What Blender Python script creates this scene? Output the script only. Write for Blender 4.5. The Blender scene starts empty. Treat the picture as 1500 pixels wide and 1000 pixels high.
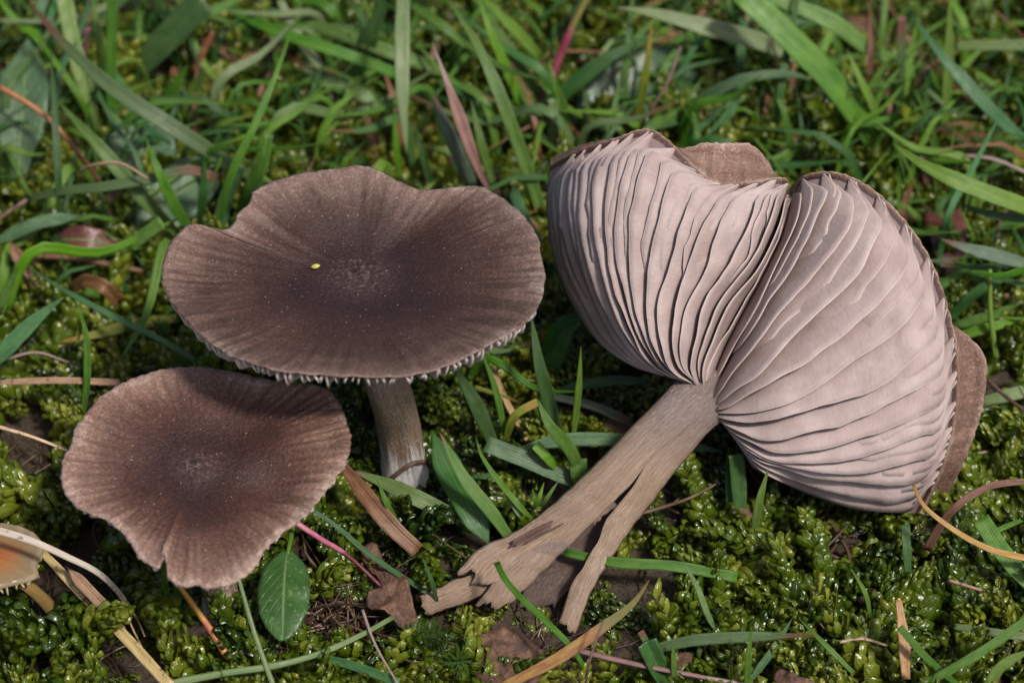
import bpy, math, random
import numpy as np
from mathutils import noise as mnoise, Vector

# ------------------------------------------------------------------ scene, camera, light
scene = bpy.context.scene
S = 0.01                       # everything below is laid out in centimetres
PITCH = math.radians(45.0)
FWD = np.array([0, math.cos(PITCH), -math.sin(PITCH)])
UPV = np.array([0, math.sin(PITCH), math.cos(PITCH)])
CAM = -44.6 * FWD

camd = bpy.data.cameras.new("camera")
cam = bpy.data.objects.new("camera", camd)
scene.collection.objects.link(cam)
cam.location = Vector(CAM * S)
cam.rotation_euler = (math.radians(90) - PITCH, 0, 0)
camd.sensor_width = 36.0
camd.lens = 96.0
camd.clip_start = 0.01
camd.clip_end = 50.0
camd.dof.use_dof = True
camd.dof.focus_distance = 0.402
camd.dof.aperture_fstop = 20.0
scene.camera = cam

SUN_DIR = np.array([0.36, -0.40, 0.84]); SUN_DIR /= np.linalg.norm(SUN_DIR)
world = bpy.data.worlds.new("World"); scene.world = world
world.use_nodes = True
wn = world.node_tree
sky = wn.nodes.new("ShaderNodeTexSky"); sky.sky_type = 'NISHITA'; sky.sun_disc = False; sky.dust_density = 4.0; sky.air_density = .8
sky.sun_elevation = math.asin(SUN_DIR[2])
sky.sun_rotation = math.atan2(SUN_DIR[0], SUN_DIR[1])
bg = wn.nodes["Background"]; bg.inputs[1].default_value = 0.10
wn.links.new(sky.outputs[0], bg.inputs[0])
sund = bpy.data.lights.new("sun", 'SUN'); sund.energy = 3.8; sund.angle = math.radians(7.0)
sund.color = (1.0, 0.955, 0.89)
sun = bpy.data.objects.new("sun", sund); scene.collection.objects.link(sun)
sun.rotation_euler = Vector(SUN_DIR).to_track_quat('Z', 'Y').to_euler()
sun.location = Vector(SUN_DIR * 1.0)
scene.view_settings.view_transform = 'Standard'
scene.view_settings.look = 'None'
scene.view_settings.gamma = 1.0
scene.view_settings.exposure = 0.2

rng = np.random.RandomState(7)

# ------------------------------------------------------------------ geometry helpers
def ray(px, py):
    return FWD + np.array([1.0, 0, 0]) * (px - 750) / 4000.0 + UPV * (500 - py) / 4000.0
def pt(px, py, h=0.0):
    """place in the world, in cm, seen at (px, py) and standing h cm above the soil level"""
    d = ray(px, py); return CAM + d * ((h - CAM[2]) / d[2])
def pv(px, py, z):
    """place in the world seen at (px, py), z cm away along the view axis"""
    return CAM + ray(px, py) * z
def proj(p):
    q = np.asarray(p) - CAM; z = q @ FWD
    return 750 + 4000 * q[..., 0] / z, 500 - 4000 * (q @ UPV) / z, z
def nrm(v):
    v = np.asarray(v, float); return v / np.maximum(np.linalg.norm(v, axis=-1, keepdims=True), 1e-9)

def crv(pts, n, closed=False):
    P = np.asarray(pts, float)
    if closed: P = np.vstack([P[-2:], P, P[:3]])
    d = np.maximum(np.linalg.norm(np.diff(P, axis=0), axis=1), 1e-6); u = np.concatenate([[0], np.cumsum(d)])
    m = np.zeros_like(P); sl = np.diff(P, axis=0) / d[:, None]
    m[0] = sl[0]; m[-1] = sl[-1]
    if len(P) > 2:
        w0 = d[1:, None]; w1 = d[:-1, None]
        m[1:-1] = (sl[:-1] * w0 + sl[1:] * w1) / (w0 + w1)
    if closed: q = np.linspace(u[2], u[-3], n, endpoint=False)
    else: q = np.linspace(0, u[-1], n)
    k = np.clip(np.searchsorted(u, q, side='right') - 1, 0, len(d) - 1)
    h = d[k][:, None]; t = ((q - u[k]) / d[k])[:, None]
    return ((2*t**3-3*t**2+1)*P[k] + (t**3-2*t**2+t)*h*m[k] + (-2*t**3+3*t**2)*P[k+1] + (t**3-t**2)*h*m[k+1])

def sstep(a, b, x):
    t = np.clip((np.asarray(x, float) - a) / (b - a), 0, 1); return t*t*(3-2*t)

def wob(n, amp, freq, seed):
    r = np.random.RandomState(seed); t = np.linspace(0, 1, n); o = np.zeros(n)
    for k in range(1, 5):
        o += r.uniform(-1, 1) * np.sin(2*np.pi*(t*freq*k*r.uniform(.7, 1.3) + r.rand())) / k
    return o * amp

def make_mesh(name, V, F, mats, uv=None, smooth=True, origin=None, midx=None):
    V = np.asarray(V, float)
    if origin is not None: V = V - np.asarray(origin)
    me = bpy.data.meshes.new(name)
    me.from_pydata((V * S).tolist(), [], F)
    if uv is not None:
        l = me.uv_layers.new(name="UVMap")
        vi = np.empty(len(me.loops), np.int32); me.loops.foreach_get("vertex_index", vi)
        l.data.foreach_set("uv", np.asarray(uv, np.float32)[vi].ravel())
    if not isinstance(mats, (list, tuple)): mats = [mats]
    for m in mats: me.materials.append(m)
    if midx is not None: me.polygons.foreach_set("material_index", np.asarray(midx, np.int32))
    if smooth: me.polygons.foreach_set("use_smooth", np.ones(len(me.polygons), bool))
    me.update()
    return me
def tag(o, label=None, cat=None, group=None, kind=None):
    if label: o["label"] = label
    if cat: o["category"] = cat
    if group: o["group"] = group
    if kind: o["kind"] = kind
    return o
def link(name, me, origin=None, parent=None):
    o = bpy.data.objects.new(name, me); scene.collection.objects.link(o)
    if parent is not None: o.parent = parent
    elif origin is not None: o.location = Vector(np.asarray(origin) * S)
    return o
def empty(name, origin):
    o = bpy.data.objects.new(name, None); scene.collection.objects.link(o)
    o.location = Vector(np.asarray(origin) * S); o.empty_display_size = 0.005
    return o

def shell(P, th, uvr=None):
    """closed thin solid around a grid of points P[rows, cols, 3]; th = thickness (scalar or grid)"""
    P = np.asarray(P, float); R, C, _ = P.shape
    N = nrm(np.cross(np.gradient(P, axis=0), np.gradient(P, axis=1)))
    th = np.broadcast_to(np.asarray(th, float), (R, C))[..., None]
    V = np.concatenate([(P + N*th/2).reshape(-1, 3), (P - N*th/2).reshape(-1, 3)])
    if uvr is None:
        a, b = np.meshgrid(np.linspace(0, 1, R), np.linspace(0, 1, C), indexing='ij'); uvr = np.stack([b, a], -1)
    UV = np.concatenate([uvr.reshape(-1, 2)]*2)
    i, j = np.meshgrid(np.arange(R-1), np.arange(C-1), indexing='ij'); a = (i*C+j).ravel(); o = R*C
    F = np.concatenate([np.stack([a, a+C, a+C+1, a+1], 1), np.stack([a+o, a+1+o, a+C+1+o, a+C+o], 1)]).tolist()
    for j in range(C-1):
        F.append([j, j+1, j+1+o, j+o]); q = (R-1)*C+j; F.append([q+1, q, q+o, q+1+o])
    for i in range(R-1):
        q = i*C; F.append([q+C, q, q+o, q+C+o]); q = i*C+C-1; F.append([q, q+C, q+C+o, q+o])
    return V, F, UV

# ------------------------------------------------------------------ material helpers
class NT:
    def __init__(s, name):
        s.m = bpy.data.materials.new(name); s.m.use_nodes = True; s.t = s.m.node_tree
        s.b = s.t.nodes["Principled BSDF"]; s.out = s.t.nodes["Material Output"]
    def n(s, typ, ins=None, **props):
        x = s.t.nodes.new(typ)
        for k, v in props.items(): setattr(x, k, v)
        for k, v in (ins or {}).items(): s.set(x.inputs[k], v)
        return x
    def set(s, sock, v):
        if isinstance(v, bpy.types.NodeSocket): s.t.links.new(v, sock)
        else: sock.default_value = v if not (isinstance(v, (tuple, list)) and len(v) == 3 and sock.type == 'RGBA') else (*v, 1)
    def math(s, op, a, b=0.0, c=0.0, clamp=False):
        x = s.n("ShaderNodeMath", {0: a, 1: b, 2: c}, operation=op, use_clamp=clamp); return x.outputs[0]
    def mix(s, f, a, b, blend='MIX'):
        x = s.n("ShaderNodeMix", data_type='RGBA', blend_type=blend)
        s.set(x.inputs[0], f); s.set(x.inputs[6], a); s.set(x.inputs[7], b); return x.outputs[2]
    def ss(s, v, a, b, lo=0.0, hi=1.0):
        x = s.n("ShaderNodeMapRange", {0: v, 1: a, 2: b, 3: lo, 4: hi}, interpolation_type='SMOOTHSTEP'); return x.outputs[0]
    def noise(s, vec, scale, detail=2.0, rough=.5):
        x = s.n("ShaderNodeTexNoise", {"Vector": vec, "Scale": scale, "Detail": detail, "Roughness": rough}); return x.outputs[0]
    def ramp(s, f, stops):
        x = s.n("ShaderNodeValToRGB", {0: f}); e = x.color_ramp.elements
        e[0].position, e[0].color = stops[0][0], (*stops[0][1], 1); e[1].position, e[1].color = stops[-1][0], (*stops[-1][1], 1)
        for p, c in stops[1:-1]:
            k = e.new(p); k.color = (*c, 1)
        return x.outputs[0]
    def coords(s):
        tc = s.n("ShaderNodeTexCoord"); sp = s.n("ShaderNodeSeparateXYZ", {0: tc.outputs["UV"]})
        return tc, sp.outputs[0], sp.outputs[1]
    def bump(s, h, dist, strength=1.0, normal=None):
        ins = {"Height": h, "Distance": dist, "Strength": strength}
        if normal is not None: ins["Normal"] = normal
        return s.n("ShaderNodeBump", ins).outputs[0]
    def xyz(s, x, y, z=0.0):
        return s.n("ShaderNodeCombineXYZ", {0: x, 1: y, 2: z}).outputs[0]
    def translucent(s, fac, col, normal=None):
        ins = {"Color": col}
        if normal is not None: ins["Normal"] = normal
        tr = s.n("ShaderNodeBsdfTranslucent", ins)
        mx = s.n("ShaderNodeMixShader", {0: fac}); s.t.links.new(s.b.outputs[0], mx.inputs[1]); s.t.links.new(tr.outputs[0], mx.inputs[2])
        s.t.links.new(mx.outputs[0], s.out.inputs[0])

def blade_material(name, c1, c2, tip=None, tip0=.85, base=None, base1=.15, rough=.42, trans=.38, veins=7, var=.35, spots=0.0):
    k = NT(name); tc, u, v = k.coords(); ob = tc.outputs["Object"]
    rnd = k.n("ShaderNodeObjectInfo").outputs["Random"]
    n1 = k.noise(k.xyz(k.math('MULTIPLY', u, 1.2), k.math('ADD', k.math('MULTIPLY', v, 5.0), k.math('MULTIPLY', rnd, 50))), 1.6, 4)
    col = k.mix(k.ss(n1, .3, .7), c1, c2)
    wv = k.math('SINE', k.math('MULTIPLY', u, veins*6.283)); fib = k.noise(k.xyz(k.math('MULTIPLY', u, 26), k.math('MULTIPLY', v, 4), rnd), 2.2, 3)
    vein = k.math('ADD', k.math('MULTIPLY', wv, .5), k.math('MULTIPLY', fib, 1.2))
    col = k.mix(k.ss(vein, .0, 1.3, .0, .45), col, k.mix(1.0, col, (1.45, 1.4, 1.3), 'MULTIPLY'))
    mid = k.math('ABSOLUTE', k.math('SUBTRACT', u, .5)); col = k.mix(k.ss(mid, .0, .05, .35, 0.0), col, k.mix(1.0, col, (1.5, 1.45, 1.3), 'MULTIPLY'))
    if base is not None: col = k.mix(k.ss(k.math('ADD', v, k.math('MULTIPLY', n1, .1)), .02, base1, 1.0, 0.0), col, base)
    if tip is not None: col = k.mix(k.ss(k.math('ADD', v, k.math('MULTIPLY', k.math('SUBTRACT', n1, .5), .25)), tip0 - .06, tip0 + .08), col, tip)
    if spots: 
        sp = k.noise(ob, 900.0, 2, .6); col = k.mix(k.ss(sp, .62, .72, 0, spots), col, (.09, .045, .02))
    hs = k.n("ShaderNodeHueSaturation", {"Hue": k.math('ADD', .485, k.math('MULTIPLY', rnd, .03)), "Saturation": k.math('ADD', .9, k.math('MULTIPLY', rnd, .2)), "Value": k.math('ADD', 1 - var*.5, k.math('MULTIPLY', k.math('FRACT', k.math('MULTIPLY', rnd, 7.3)), var)), "Color": col})
    nb = k.bump(vein, .00006, .6); nb = k.bump(k.noise(ob, 3500.0, 2), .00004, .5, nb)
    k.set(k.b.inputs["Base Color"], hs.outputs[0]); k.set(k.b.inputs["Normal"], nb)
    k.set(k.b.inputs["Roughness"], k.ss(k.noise(ob, 700.0, 2), .3, .7, rough - .08, rough + .12)); k.set(k.b.inputs["Specular IOR Level"], .45)
    k.translucent(trans, hs.outputs[0], nb)
    return k.m

M = {}
M['green']   = blade_material('grass_green', (.060, .150, .018), (.105, .210, .032), spots=.25)
M['fresh']   = blade_material('grass_fresh', (.100, .220, .022), (.155, .270, .038), trans=.4, spots=.2)
M['dark']    = blade_material('grass_dark', (.026, .080, .016), (.044, .112, .024), trans=.28)
M['blue']    = blade_material('grass_bluish', (.040, .110, .038), (.072, .160, .058), trans=.25, rough=.40)
M['pale']    = blade_material('grass_pale', (.120, .190, .070), (.170, .235, .100), trans=.3)
M['tipped']  = blade_material('grass_brown_tip', (.065, .130, .040), (.090, .155, .050), tip=(.17, .085, .045), tip0=.8)
M['greytip'] = blade_material('grass_grey_tip', (.085, .125, .085), (.12, .16, .11), tip=(.16, .10, .08), tip0=.82)
M['pinktip'] = blade_material('grass_pink_tip', (.090, .170, .040), (.130, .210, .055), tip=(.30, .13, .14), tip0=.93)
M['yellow']  = blade_material('grass_yellowing', (.19, .20, .030), (.13, .16, .03), tip=(.30, .19, .05), tip0=.75)
M['redyel']  = blade_material('grass_red_yellow', (.22, .085, .025), (.30, .20, .030), tip=(.16, .15, .03), tip0=.6, base=(.33, .22, .03), base1=.2)
M['straw']   = blade_material('straw', (.33, .235, .120), (.45, .34, .19), rough=.5, trans=.15, spots=.8, veins=5)
M['white']   = blade_material('bleached_straw', (.46, .39, .31), (.58, .51, .42), rough=.5, trans=.15, spots=.7, veins=4)
M['gold']    = blade_material('golden_straw', (.27, .145, .042), (.36, .22, .085), rough=.4, trans=.2, spots=.6, veins=4)
M['tan']     = blade_material('tan_straw', (.27, .165, .10), (.36, .23, .14), rough=.5, trans=.15, spots=.7, veins=4)
M['brown']   = blade_material('dead_brown', (.115, .052, .026), (.19, .095, .05), rough=.45, trans=.12, spots=.5, veins=5)
M['mauve']   = blade_material('dead_mauve', (.150, .080, .070), (.22, .125, .105), rough=.5, trans=.15, veins=5, tip=(.27, .19, .17), tip0=.75)
M['twig']    = blade_material('twig_dark', (.075, .042, .030), (.13, .08, .06), rough=.5, trans=.0, veins=2)
M['greytwig']= blade_material('twig_grey', (.20, .145, .12), (.27, .20, .17), rough=.6, trans=.0, veins=2)
M['pink']    = blade_material('stalk_pink', (.300, .060, .120), (.40, .13, .19), rough=.4, trans=.15, veins=3, tip=(.20, .17, .06), tip0=.72)
M['magenta'] = blade_material('stalk_magenta', (.33, .08, .16), (.46, .20, .26), rough=.35, trans=.1, veins=3, tip=(.09, .016, .030), tip0=.52)
M['orange']  = blade_material('stalk_orange', (.36, .15, .060), (.42, .21, .09), rough=.45, trans=.15, veins=3, tip=(.23, .08, .05), tip0=.6)
M['redstem'] = blade_material('stalk_red', (.30, .085, .065), (.38, .16, .08), rough=.4, trans=.1, veins=3, tip=(.36, .17, .06), tip0=.55)

M['seed'] = blade_material('seed_pale_yellow', (.42, .44, .10), (.50, .50, .16), veins=3)
def leaf_material(name, c1, c2, rough=.4, vein=(.16, .24, .10)):
    k = NT(name); tc, u, v = k.coords(); ob = tc.outputs["Object"]
    a = k.math('ABSOLUTE', k.math('SUBTRACT', u, .5))
    side = k.math('SINE', k.math('MULTIPLY', k.math('SUBTRACT', v, k.math('MULTIPLY', a, .7)), 52.0))
    side = k.ss(side, .86, 1.0)
    n1 = k.noise(ob, 260.0, 3); col = k.mix(k.ss(n1, .35, .65), c1, c2)
    col = k.mix(k.math('MULTIPLY', side, .22), col, vein); col = k.mix(k.ss(a, .01, .035, .75, 0), col, vein)
    sp = k.noise(ob, 1500.0, 1); col = k.mix(k.ss(sp, .63, .72, 0, .35), col, (.25, .32, .17))
    h = k.math('ADD', k.math('MULTIPLY', side, -.6), k.math('MULTIPLY', k.noise(ob, 1100.0, 3), .8))
    nb = k.bump(h, .00016, .6)
    k.set(k.b.inputs["Base Color"], col); k.set(k.b.inputs["Roughness"], rough); k.set(k.b.inputs["Normal"], nb)
    k.translucent(.25, col, nb); return k.m
M['leaf']     = leaf_material('leaf_green', (.030, .085, .018), (.052, .125, .030))
M['leafdark'] = leaf_material('leaf_dark', (.020, .058, .020), (.032, .080, .028))
M['leafgrey'] = leaf_material('leaf_greyish', (.050, .105, .045), (.080, .145, .065), .5)
M['leafred']  = leaf_material('leaf_dead_red', (.10, .030, .026), (.15, .055, .045), .35, (.2, .1, .08))
M['leafbrown']= leaf_material('leaf_dead_brown', (.13, .060, .030), (.20, .10, .055), .55, (.24, .14, .08))

def moss_material(name, c1, c2, c3, rough=.2):
    k = NT(name); tc, u, v = k.coords(); ob = tc.outputs["Object"]
    rnd = k.n("ShaderNodeObjectInfo").outputs["Random"]
    g = k.n("ShaderNodeNewGeometry"); isl = g.outputs["Random Per Island"]
    n1 = k.noise(g.outputs["Position"], 55.0, 2)
    f = k.math('ADD', k.math('MULTIPLY', k.math('SUBTRACT', n1, .5), 1.6), k.math('ADD', k.math('MULTIPLY', isl, .35), k.math('MULTIPLY', rnd, .55)), clamp=True)
    col = k.ramp(f, [(0, c1), (.55, c2), (1, c3)])
    col = k.mix(k.ss(v, .75, 1.0, 0, .35), col, k.mix(1.0, col, (1.7, 1.6, 1.5), 'MULTIPLY'))
    nb = k.bump(k.math('ADD', k.noise(ob, 1500.0, 3), k.math('MULTIPLY', k.math('SINE', k.math('MULTIPLY', u, 22.0)), .12)), .00022, .9)
    k.set(k.b.inputs["Base Color"], col); k.set(k.b.inputs["Roughness"], rough); k.set(k.b.inputs["Normal"], nb)
    k.set(k.b.inputs["Specular IOR Level"], 1.0)
    k.translucent(.45, k.mix(1.0, col, (1.6, 1.4, .8), 'MULTIPLY'), nb); return k.m
M['moss']  = moss_material('moss_wet', (.018, .044, .002), (.090, .142, .007), (.270, .295, .034))
M['moss2'] = moss_material('moss_star', (.050, .115, .012), (.090, .170, .020), (.14, .22, .04), .3)

def cap_material(name, off=0.0, tint=(1, 1, 1), dish=0.0, stri=.75):
    k = NT(name); tc, u, v = k.coords(); ob = k.n("ShaderNodeVectorMath", {0: tc.outputs["Object"], 1: (off, off*.7, 0)}, operation='ADD').outputs[0]
    ang = k.math('MULTIPLY', u, 6.2832)
    nw = k.noise(ob, 130.0, 4, .55)
    vv = k.math('ADD', v, k.math('MULTIPLY', k.math('SUBTRACT', nw, .5), .42))
    col = k.ramp(k.math('ADD', vv, dish), [(0, (.030, .0135, .0125)), (.32, (.0195, .0082, .0070)), (.54, (.035, .0150, .0105)), (.76, (.068, .036, .026)), (.92, (.125, .077, .058)), (.985, (.160, .105, .082)), (1.0, (.20, .145, .118))])
    col = k.mix(1.0, col, tint, 'MULTIPLY')
    # pale matted centre
    col = k.mix(k.math('MULTIPLY', k.ss(v, .02, .26, .6, 0), k.ss(k.noise(ob, 1700.0, 4, .7), .46, .62)), col, (.12, .085, .082))
    # radial striae towards the margin
    st = k.noise(k.xyz(k.math('MULTIPLY', k.math('COSINE', ang), 9), k.math('MULTIPLY', k.math('SINE', ang), 9), k.math('MULTIPLY', v, 1.1)), 2.6, 2, .5)
    patch = k.ss(k.noise(ob, 60.0, 2), .40, .62, .35, 1.0)
    stm = k.math('MULTIPLY', k.ss(v, .50, .78), patch)
    col = k.mix(k.math('MULTIPLY', k.ss(st, .43, .57, 1, 0), k.math('MULTIPLY', stm, stri)), col, k.mix(1.0, col, (.45, .42, .40), 'MULTIPLY'))
    gr = k.noise(ob, 1900.0, 3, .75); gr2 = k.noise(ob, 4200.0, 2, .6)
    lite = k.mix(1.0, col, (2.3, 2.3, 2.4), 'MULTIPLY')
    col = k.mix(k.ss(gr, .46, .68, 0, .6), col, lite); col = k.mix(k.ss(gr2, .33, .5, .55, 0), col, k.mix(1.0, col, (.4, .37, .37), 'MULTIPLY'))
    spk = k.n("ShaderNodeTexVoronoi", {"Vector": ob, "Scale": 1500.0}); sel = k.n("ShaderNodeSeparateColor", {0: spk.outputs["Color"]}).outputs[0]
    dot = k.math('MULTIPLY', k.ss(spk.outputs["Distance"], .08, .2, 1, 0), k.ss(sel, .84, .9)); col = k.mix(k.math('MULTIPLY', dot, .5), col, (.50, .44, .44))  # scattered pale dots paint tiny sparkles into the cap colour
    h = k.math('ADD', k.math('MULTIPLY', gr, .7), k.math('ADD', k.math('MULTIPLY', gr2, .35), k.math('MULTIPLY', k.math('MULTIPLY', st, stm), .45)))
    nb = k.bump(h, .00030, .9)
    k.set(k.b.inputs["Base Color"], col); k.set(k.b.inputs["Normal"], nb); k.set(k.b.inputs["Roughness"], k.ss(gr2, .35, .65, .34, .7))
    k.set(k.b.inputs["Specular IOR Level"], .4)
    return k.m
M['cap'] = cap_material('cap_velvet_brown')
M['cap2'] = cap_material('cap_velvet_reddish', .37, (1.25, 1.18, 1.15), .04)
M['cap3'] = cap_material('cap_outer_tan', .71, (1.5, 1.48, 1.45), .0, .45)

def gill_material(name, c1, c2, edge, flesh=False):
    k = NT(name); tc, u, v = k.coords(); ob = tc.outputs["Object"]   # u: root to free edge, v: rim to stem
    n1 = k.noise(ob, 240.0, 3); fib = k.noise(k.xyz(k.math('MULTIPLY', v, 60), k.math('MULTIPLY', u, 2.2)), 2.0, 3, .6)
    isl = k.n("ShaderNodeObjectInfo").outputs["Random"]
    col = k.mix(k.ss(n1, .32, .68), c1, c2); col = k.mix(k.ss(fib, .40, .66, 0, .35), col, k.mix(1.0, col, (.82, .76, .73), 'MULTIPLY'))
    col = k.mix(k.math('MULTIPLY', isl, .5), col, k.mix(1.0, col, (.84, .79, .78), 'MULTIPLY'))
    col = k.mix(k.ss(u, .0, .7, .8, 0), col, k.mix(1.0, col, (.70, .61, .58), 'MULTIPLY'))  # root side painted darker: shade between neighbouring sheets put into the colour
    col = k.mix(k.ss(u, .955, .99, 0, .6), col, edge)
    nb = k.bump(k.math('ADD', k.math('MULTIPLY', fib, .8), k.noise(ob, 1600.0, 3)), .00010, .6)
    k.set(k.b.inputs["Base Color"], col); k.set(k.b.inputs["Roughness"], .62); k.set(k.b.inputs["Normal"], nb); k.set(k.b.inputs["Specular IOR Level"], .3)
    k.translucent(.12, col, nb); return k.m
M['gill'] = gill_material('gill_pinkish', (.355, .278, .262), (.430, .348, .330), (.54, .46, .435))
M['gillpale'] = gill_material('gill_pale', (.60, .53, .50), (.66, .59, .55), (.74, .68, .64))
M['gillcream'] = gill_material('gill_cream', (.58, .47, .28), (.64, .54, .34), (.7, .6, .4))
kf = NT('flesh_brown'); tc_, u_, v_ = kf.coords()
kf.set(kf.b.inputs["Base Color"], kf.mix(kf.noise(tc_.outputs["Object"], 900.0, 3), (.13, .088, .085), (.23, .165, .155))); kf.set(kf.b.inputs["Roughness"], .7)  # mottled brown, the flesh's own colour
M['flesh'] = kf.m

def stem_material(name, c1, c2, frost=(.42, .38, .40), bloom_glint_v=(.0, .35), white_base=False, apex=None):
    k = NT(name); tc, u, v = k.coords(); ob = tc.outputs["Object"]
    fib = k.noise(k.xyz(k.math('MULTIPLY', u, 22), k.math('MULTIPLY', v, 1.6)), 2.0, 4, .55)
    fib2 = k.noise(k.xyz(k.math('MULTIPLY', u, 110), k.math('MULTIPLY', v, 7.0)), 2.0, 2, .5)
    col = k.mix(k.ss(fib, .33, .67), c1, c2); col = k.mix(k.ss(fib2, .40, .56, .15, 0), col, k.mix(1.0, col, (.62, .56, .52), 'MULTIPLY'))
    big = k.noise(ob, 190.0, 3, .6); col = k.mix(k.ss(big, .40, .62, 0, .5), col, k.mix(1.0, col, (.74, .66, .60), 'MULTIPLY'))
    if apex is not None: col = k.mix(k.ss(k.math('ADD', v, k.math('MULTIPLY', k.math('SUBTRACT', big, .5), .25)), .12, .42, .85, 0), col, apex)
    fr = k.math('MULTIPLY', k.ss(k.noise(k.xyz(k.math('MULTIPLY', u, 30), k.math('MULTIPLY', v, 20)), 2.2, 4, .8), .52, .66), k.ss(v, bloom_glint_v[0], bloom_glint_v[1], .9, .5))  # whitish bloom and silvery fibrils, with glints painted in as pale streaks
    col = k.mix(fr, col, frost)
    if white_base: col = k.mix(k.ss(k.math('ADD', v, k.math('MULTIPLY', k.math('SUBTRACT', fib, .5), .3)), .72, .86), col, (.66, .64, .63))
    nb = k.bump(k.math('ADD', fib, k.math('ADD', fib2, k.math('MULTIPLY', fr, .7))), .00016, 1.0)
    k.set(k.b.inputs["Base Color"], col); k.set(k.b.inputs["Roughness"], k.ss(fib2, .4, .6, .22, .5)); k.set(k.b.inputs["Normal"], nb); k.set(k.b.inputs["Specular IOR Level"], .5)
    return k.m
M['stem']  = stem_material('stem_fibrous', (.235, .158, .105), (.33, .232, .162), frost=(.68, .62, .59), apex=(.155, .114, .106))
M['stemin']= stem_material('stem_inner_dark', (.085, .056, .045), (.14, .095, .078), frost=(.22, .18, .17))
M['stem1'] = stem_material('stem_powdery', (.20, .130, .085), (.30, .21, .15), frost=(.62, .57, .54), bloom_glint_v=(.9, 1.0), white_base=True)

ks = NT('soil_wet'); tc_, u_, v_ = ks.coords(); ob_ = tc_.outputs["Object"]
n1_ = ks.noise(ob_, 60.0, 6, .65); n2_ = ks.noise(ob_, 900.0, 6, .75)
ks.set(ks.b.inputs["Base Color"], ks.mix(ks.ss(n2_, .4, .65, 0, .7), ks.ramp(n1_, [(.25, (.014, .009, .006)), (.5, (.030, .019, .011)), (.62, (.045, .031, .016)), (.78, (.030, .036, .010))]), (.080, .052, .032)))
ks.set(ks.b.inputs["Roughness"], ks.ss(n2_, .35, .62, .18, .65)); ks.set(ks.b.inputs["Normal"], ks.bump(ks.math('ADD', n2_, ks.math('MULTIPLY', ks.noise(ob_, 1700.0, 3, .6), .5)), .0007, .9))
M['soil'] = ks.m
kd = NT('dew_water'); kd.set(kd.b.inputs["Base Color"], (1, 1, 1)); kd.set(kd.b.inputs["Roughness"], .12); kd.set(kd.b.inputs["Specular IOR Level"], 1.0); kd.set(kd.b.inputs["IOR"], 1.33); kd.set(kd.b.inputs["Transmission Weight"], 1.0)
M['dew'] = kd.m
kl = NT('litter_brown'); g_ = kl.n("ShaderNodeNewGeometry")
kl.set(kl.b.inputs["Base Color"], kl.ramp(g_.outputs["Random Per Island"], [(0, (.022, .013, .009)), (.5, (.050, .027, .016)), (.85, (.10, .060, .038)), (1, (.20, .14, .09))])); kl.set(kl.b.inputs["Roughness"], .38)
M['litter'] = kl.m
kw = NT('waxcap_orange'); tc_, u_, v_ = kw.coords(); ob_ = tc_.outputs["Object"]
cw = kw.ramp(kw.math('ADD', v_, kw.math('MULTIPLY', kw.math('SUBTRACT', kw.noise(ob_, 350.0, 3), .5), .35)), [(0, (.24, .070, .018)), (.35, (.25, .100, .034)), (.6, (.20, .125, .060)), (.85, (.19, .140, .082)), (1, (.27, .21, .135))])
kw.set(kw.b.inputs["Base Color"], cw); kw.set(kw.b.inputs["Roughness"], .22); kw.set(kw.b.inputs["Subsurface Weight"], .3); kw.set(kw.b.inputs["Subsurface Radius"], (.002, .001, .0005)); kw.set(kw.b.inputs["Subsurface Scale"], .5)
kw.set(kw.b.inputs["Normal"], kw.bump(kw.noise(ob_, 900.0, 3), .0002, .5)); M['waxcap'] = kw.m
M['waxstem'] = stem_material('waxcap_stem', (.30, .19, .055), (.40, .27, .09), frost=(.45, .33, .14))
kc = NT('crumbly_bark'); tc_, u_, v_ = kc.coords(); ob_ = tc_.outputs["Object"]; nn_ = kc.noise(ob_, 520.0, 5, .65)
kc.set(kc.b.inputs["Base Color"], kc.ramp(nn_, [(.3, (.022, .011, .007)), (.52, (.085, .040, .023)), (.68, (.17, .095, .060))])); kc.set(kc.b.inputs["Roughness"], .7); kc.set(kc.b.inputs["Normal"], kc.bump(nn_, .0009, .9)); M['bark'] = kc.m

# ------------------------------------------------------------------ ground
def gz(x, y):
    v = Vector((x*.22, y*.22, 3.3))
    return -.22 + .34*mnoise.noise(v) + .12*mnoise.noise(v*4.1)
gn = 190
gu = np.linspace(-1, 1, gn); gx = np.sign(gu)*(abs(gu)*16 + 190*abs(gu)**7); gy = gx + 3
GV = []; 
for yy in gy:
    for xx in gx: 
        near = max(0, 1 - max(abs(xx)/40, abs(yy-3)/40))
        GV.append((xx, yy, gz(xx, yy) + near*.05*mnoise.noise(Vector((xx*3.1, yy*3.1, 9)))))
ii, jj = np.meshgrid(np.arange(gn-1), np.arange(gn-1), indexing='ij'); a_ = (ii*gn+jj).ravel()
GF = np.stack([a_, a_+1, a_+gn+1, a_+gn], 1).tolist()
tag(link('ground', make_mesh('ground', GV, GF, M['soil'])), kind='structure')

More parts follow.
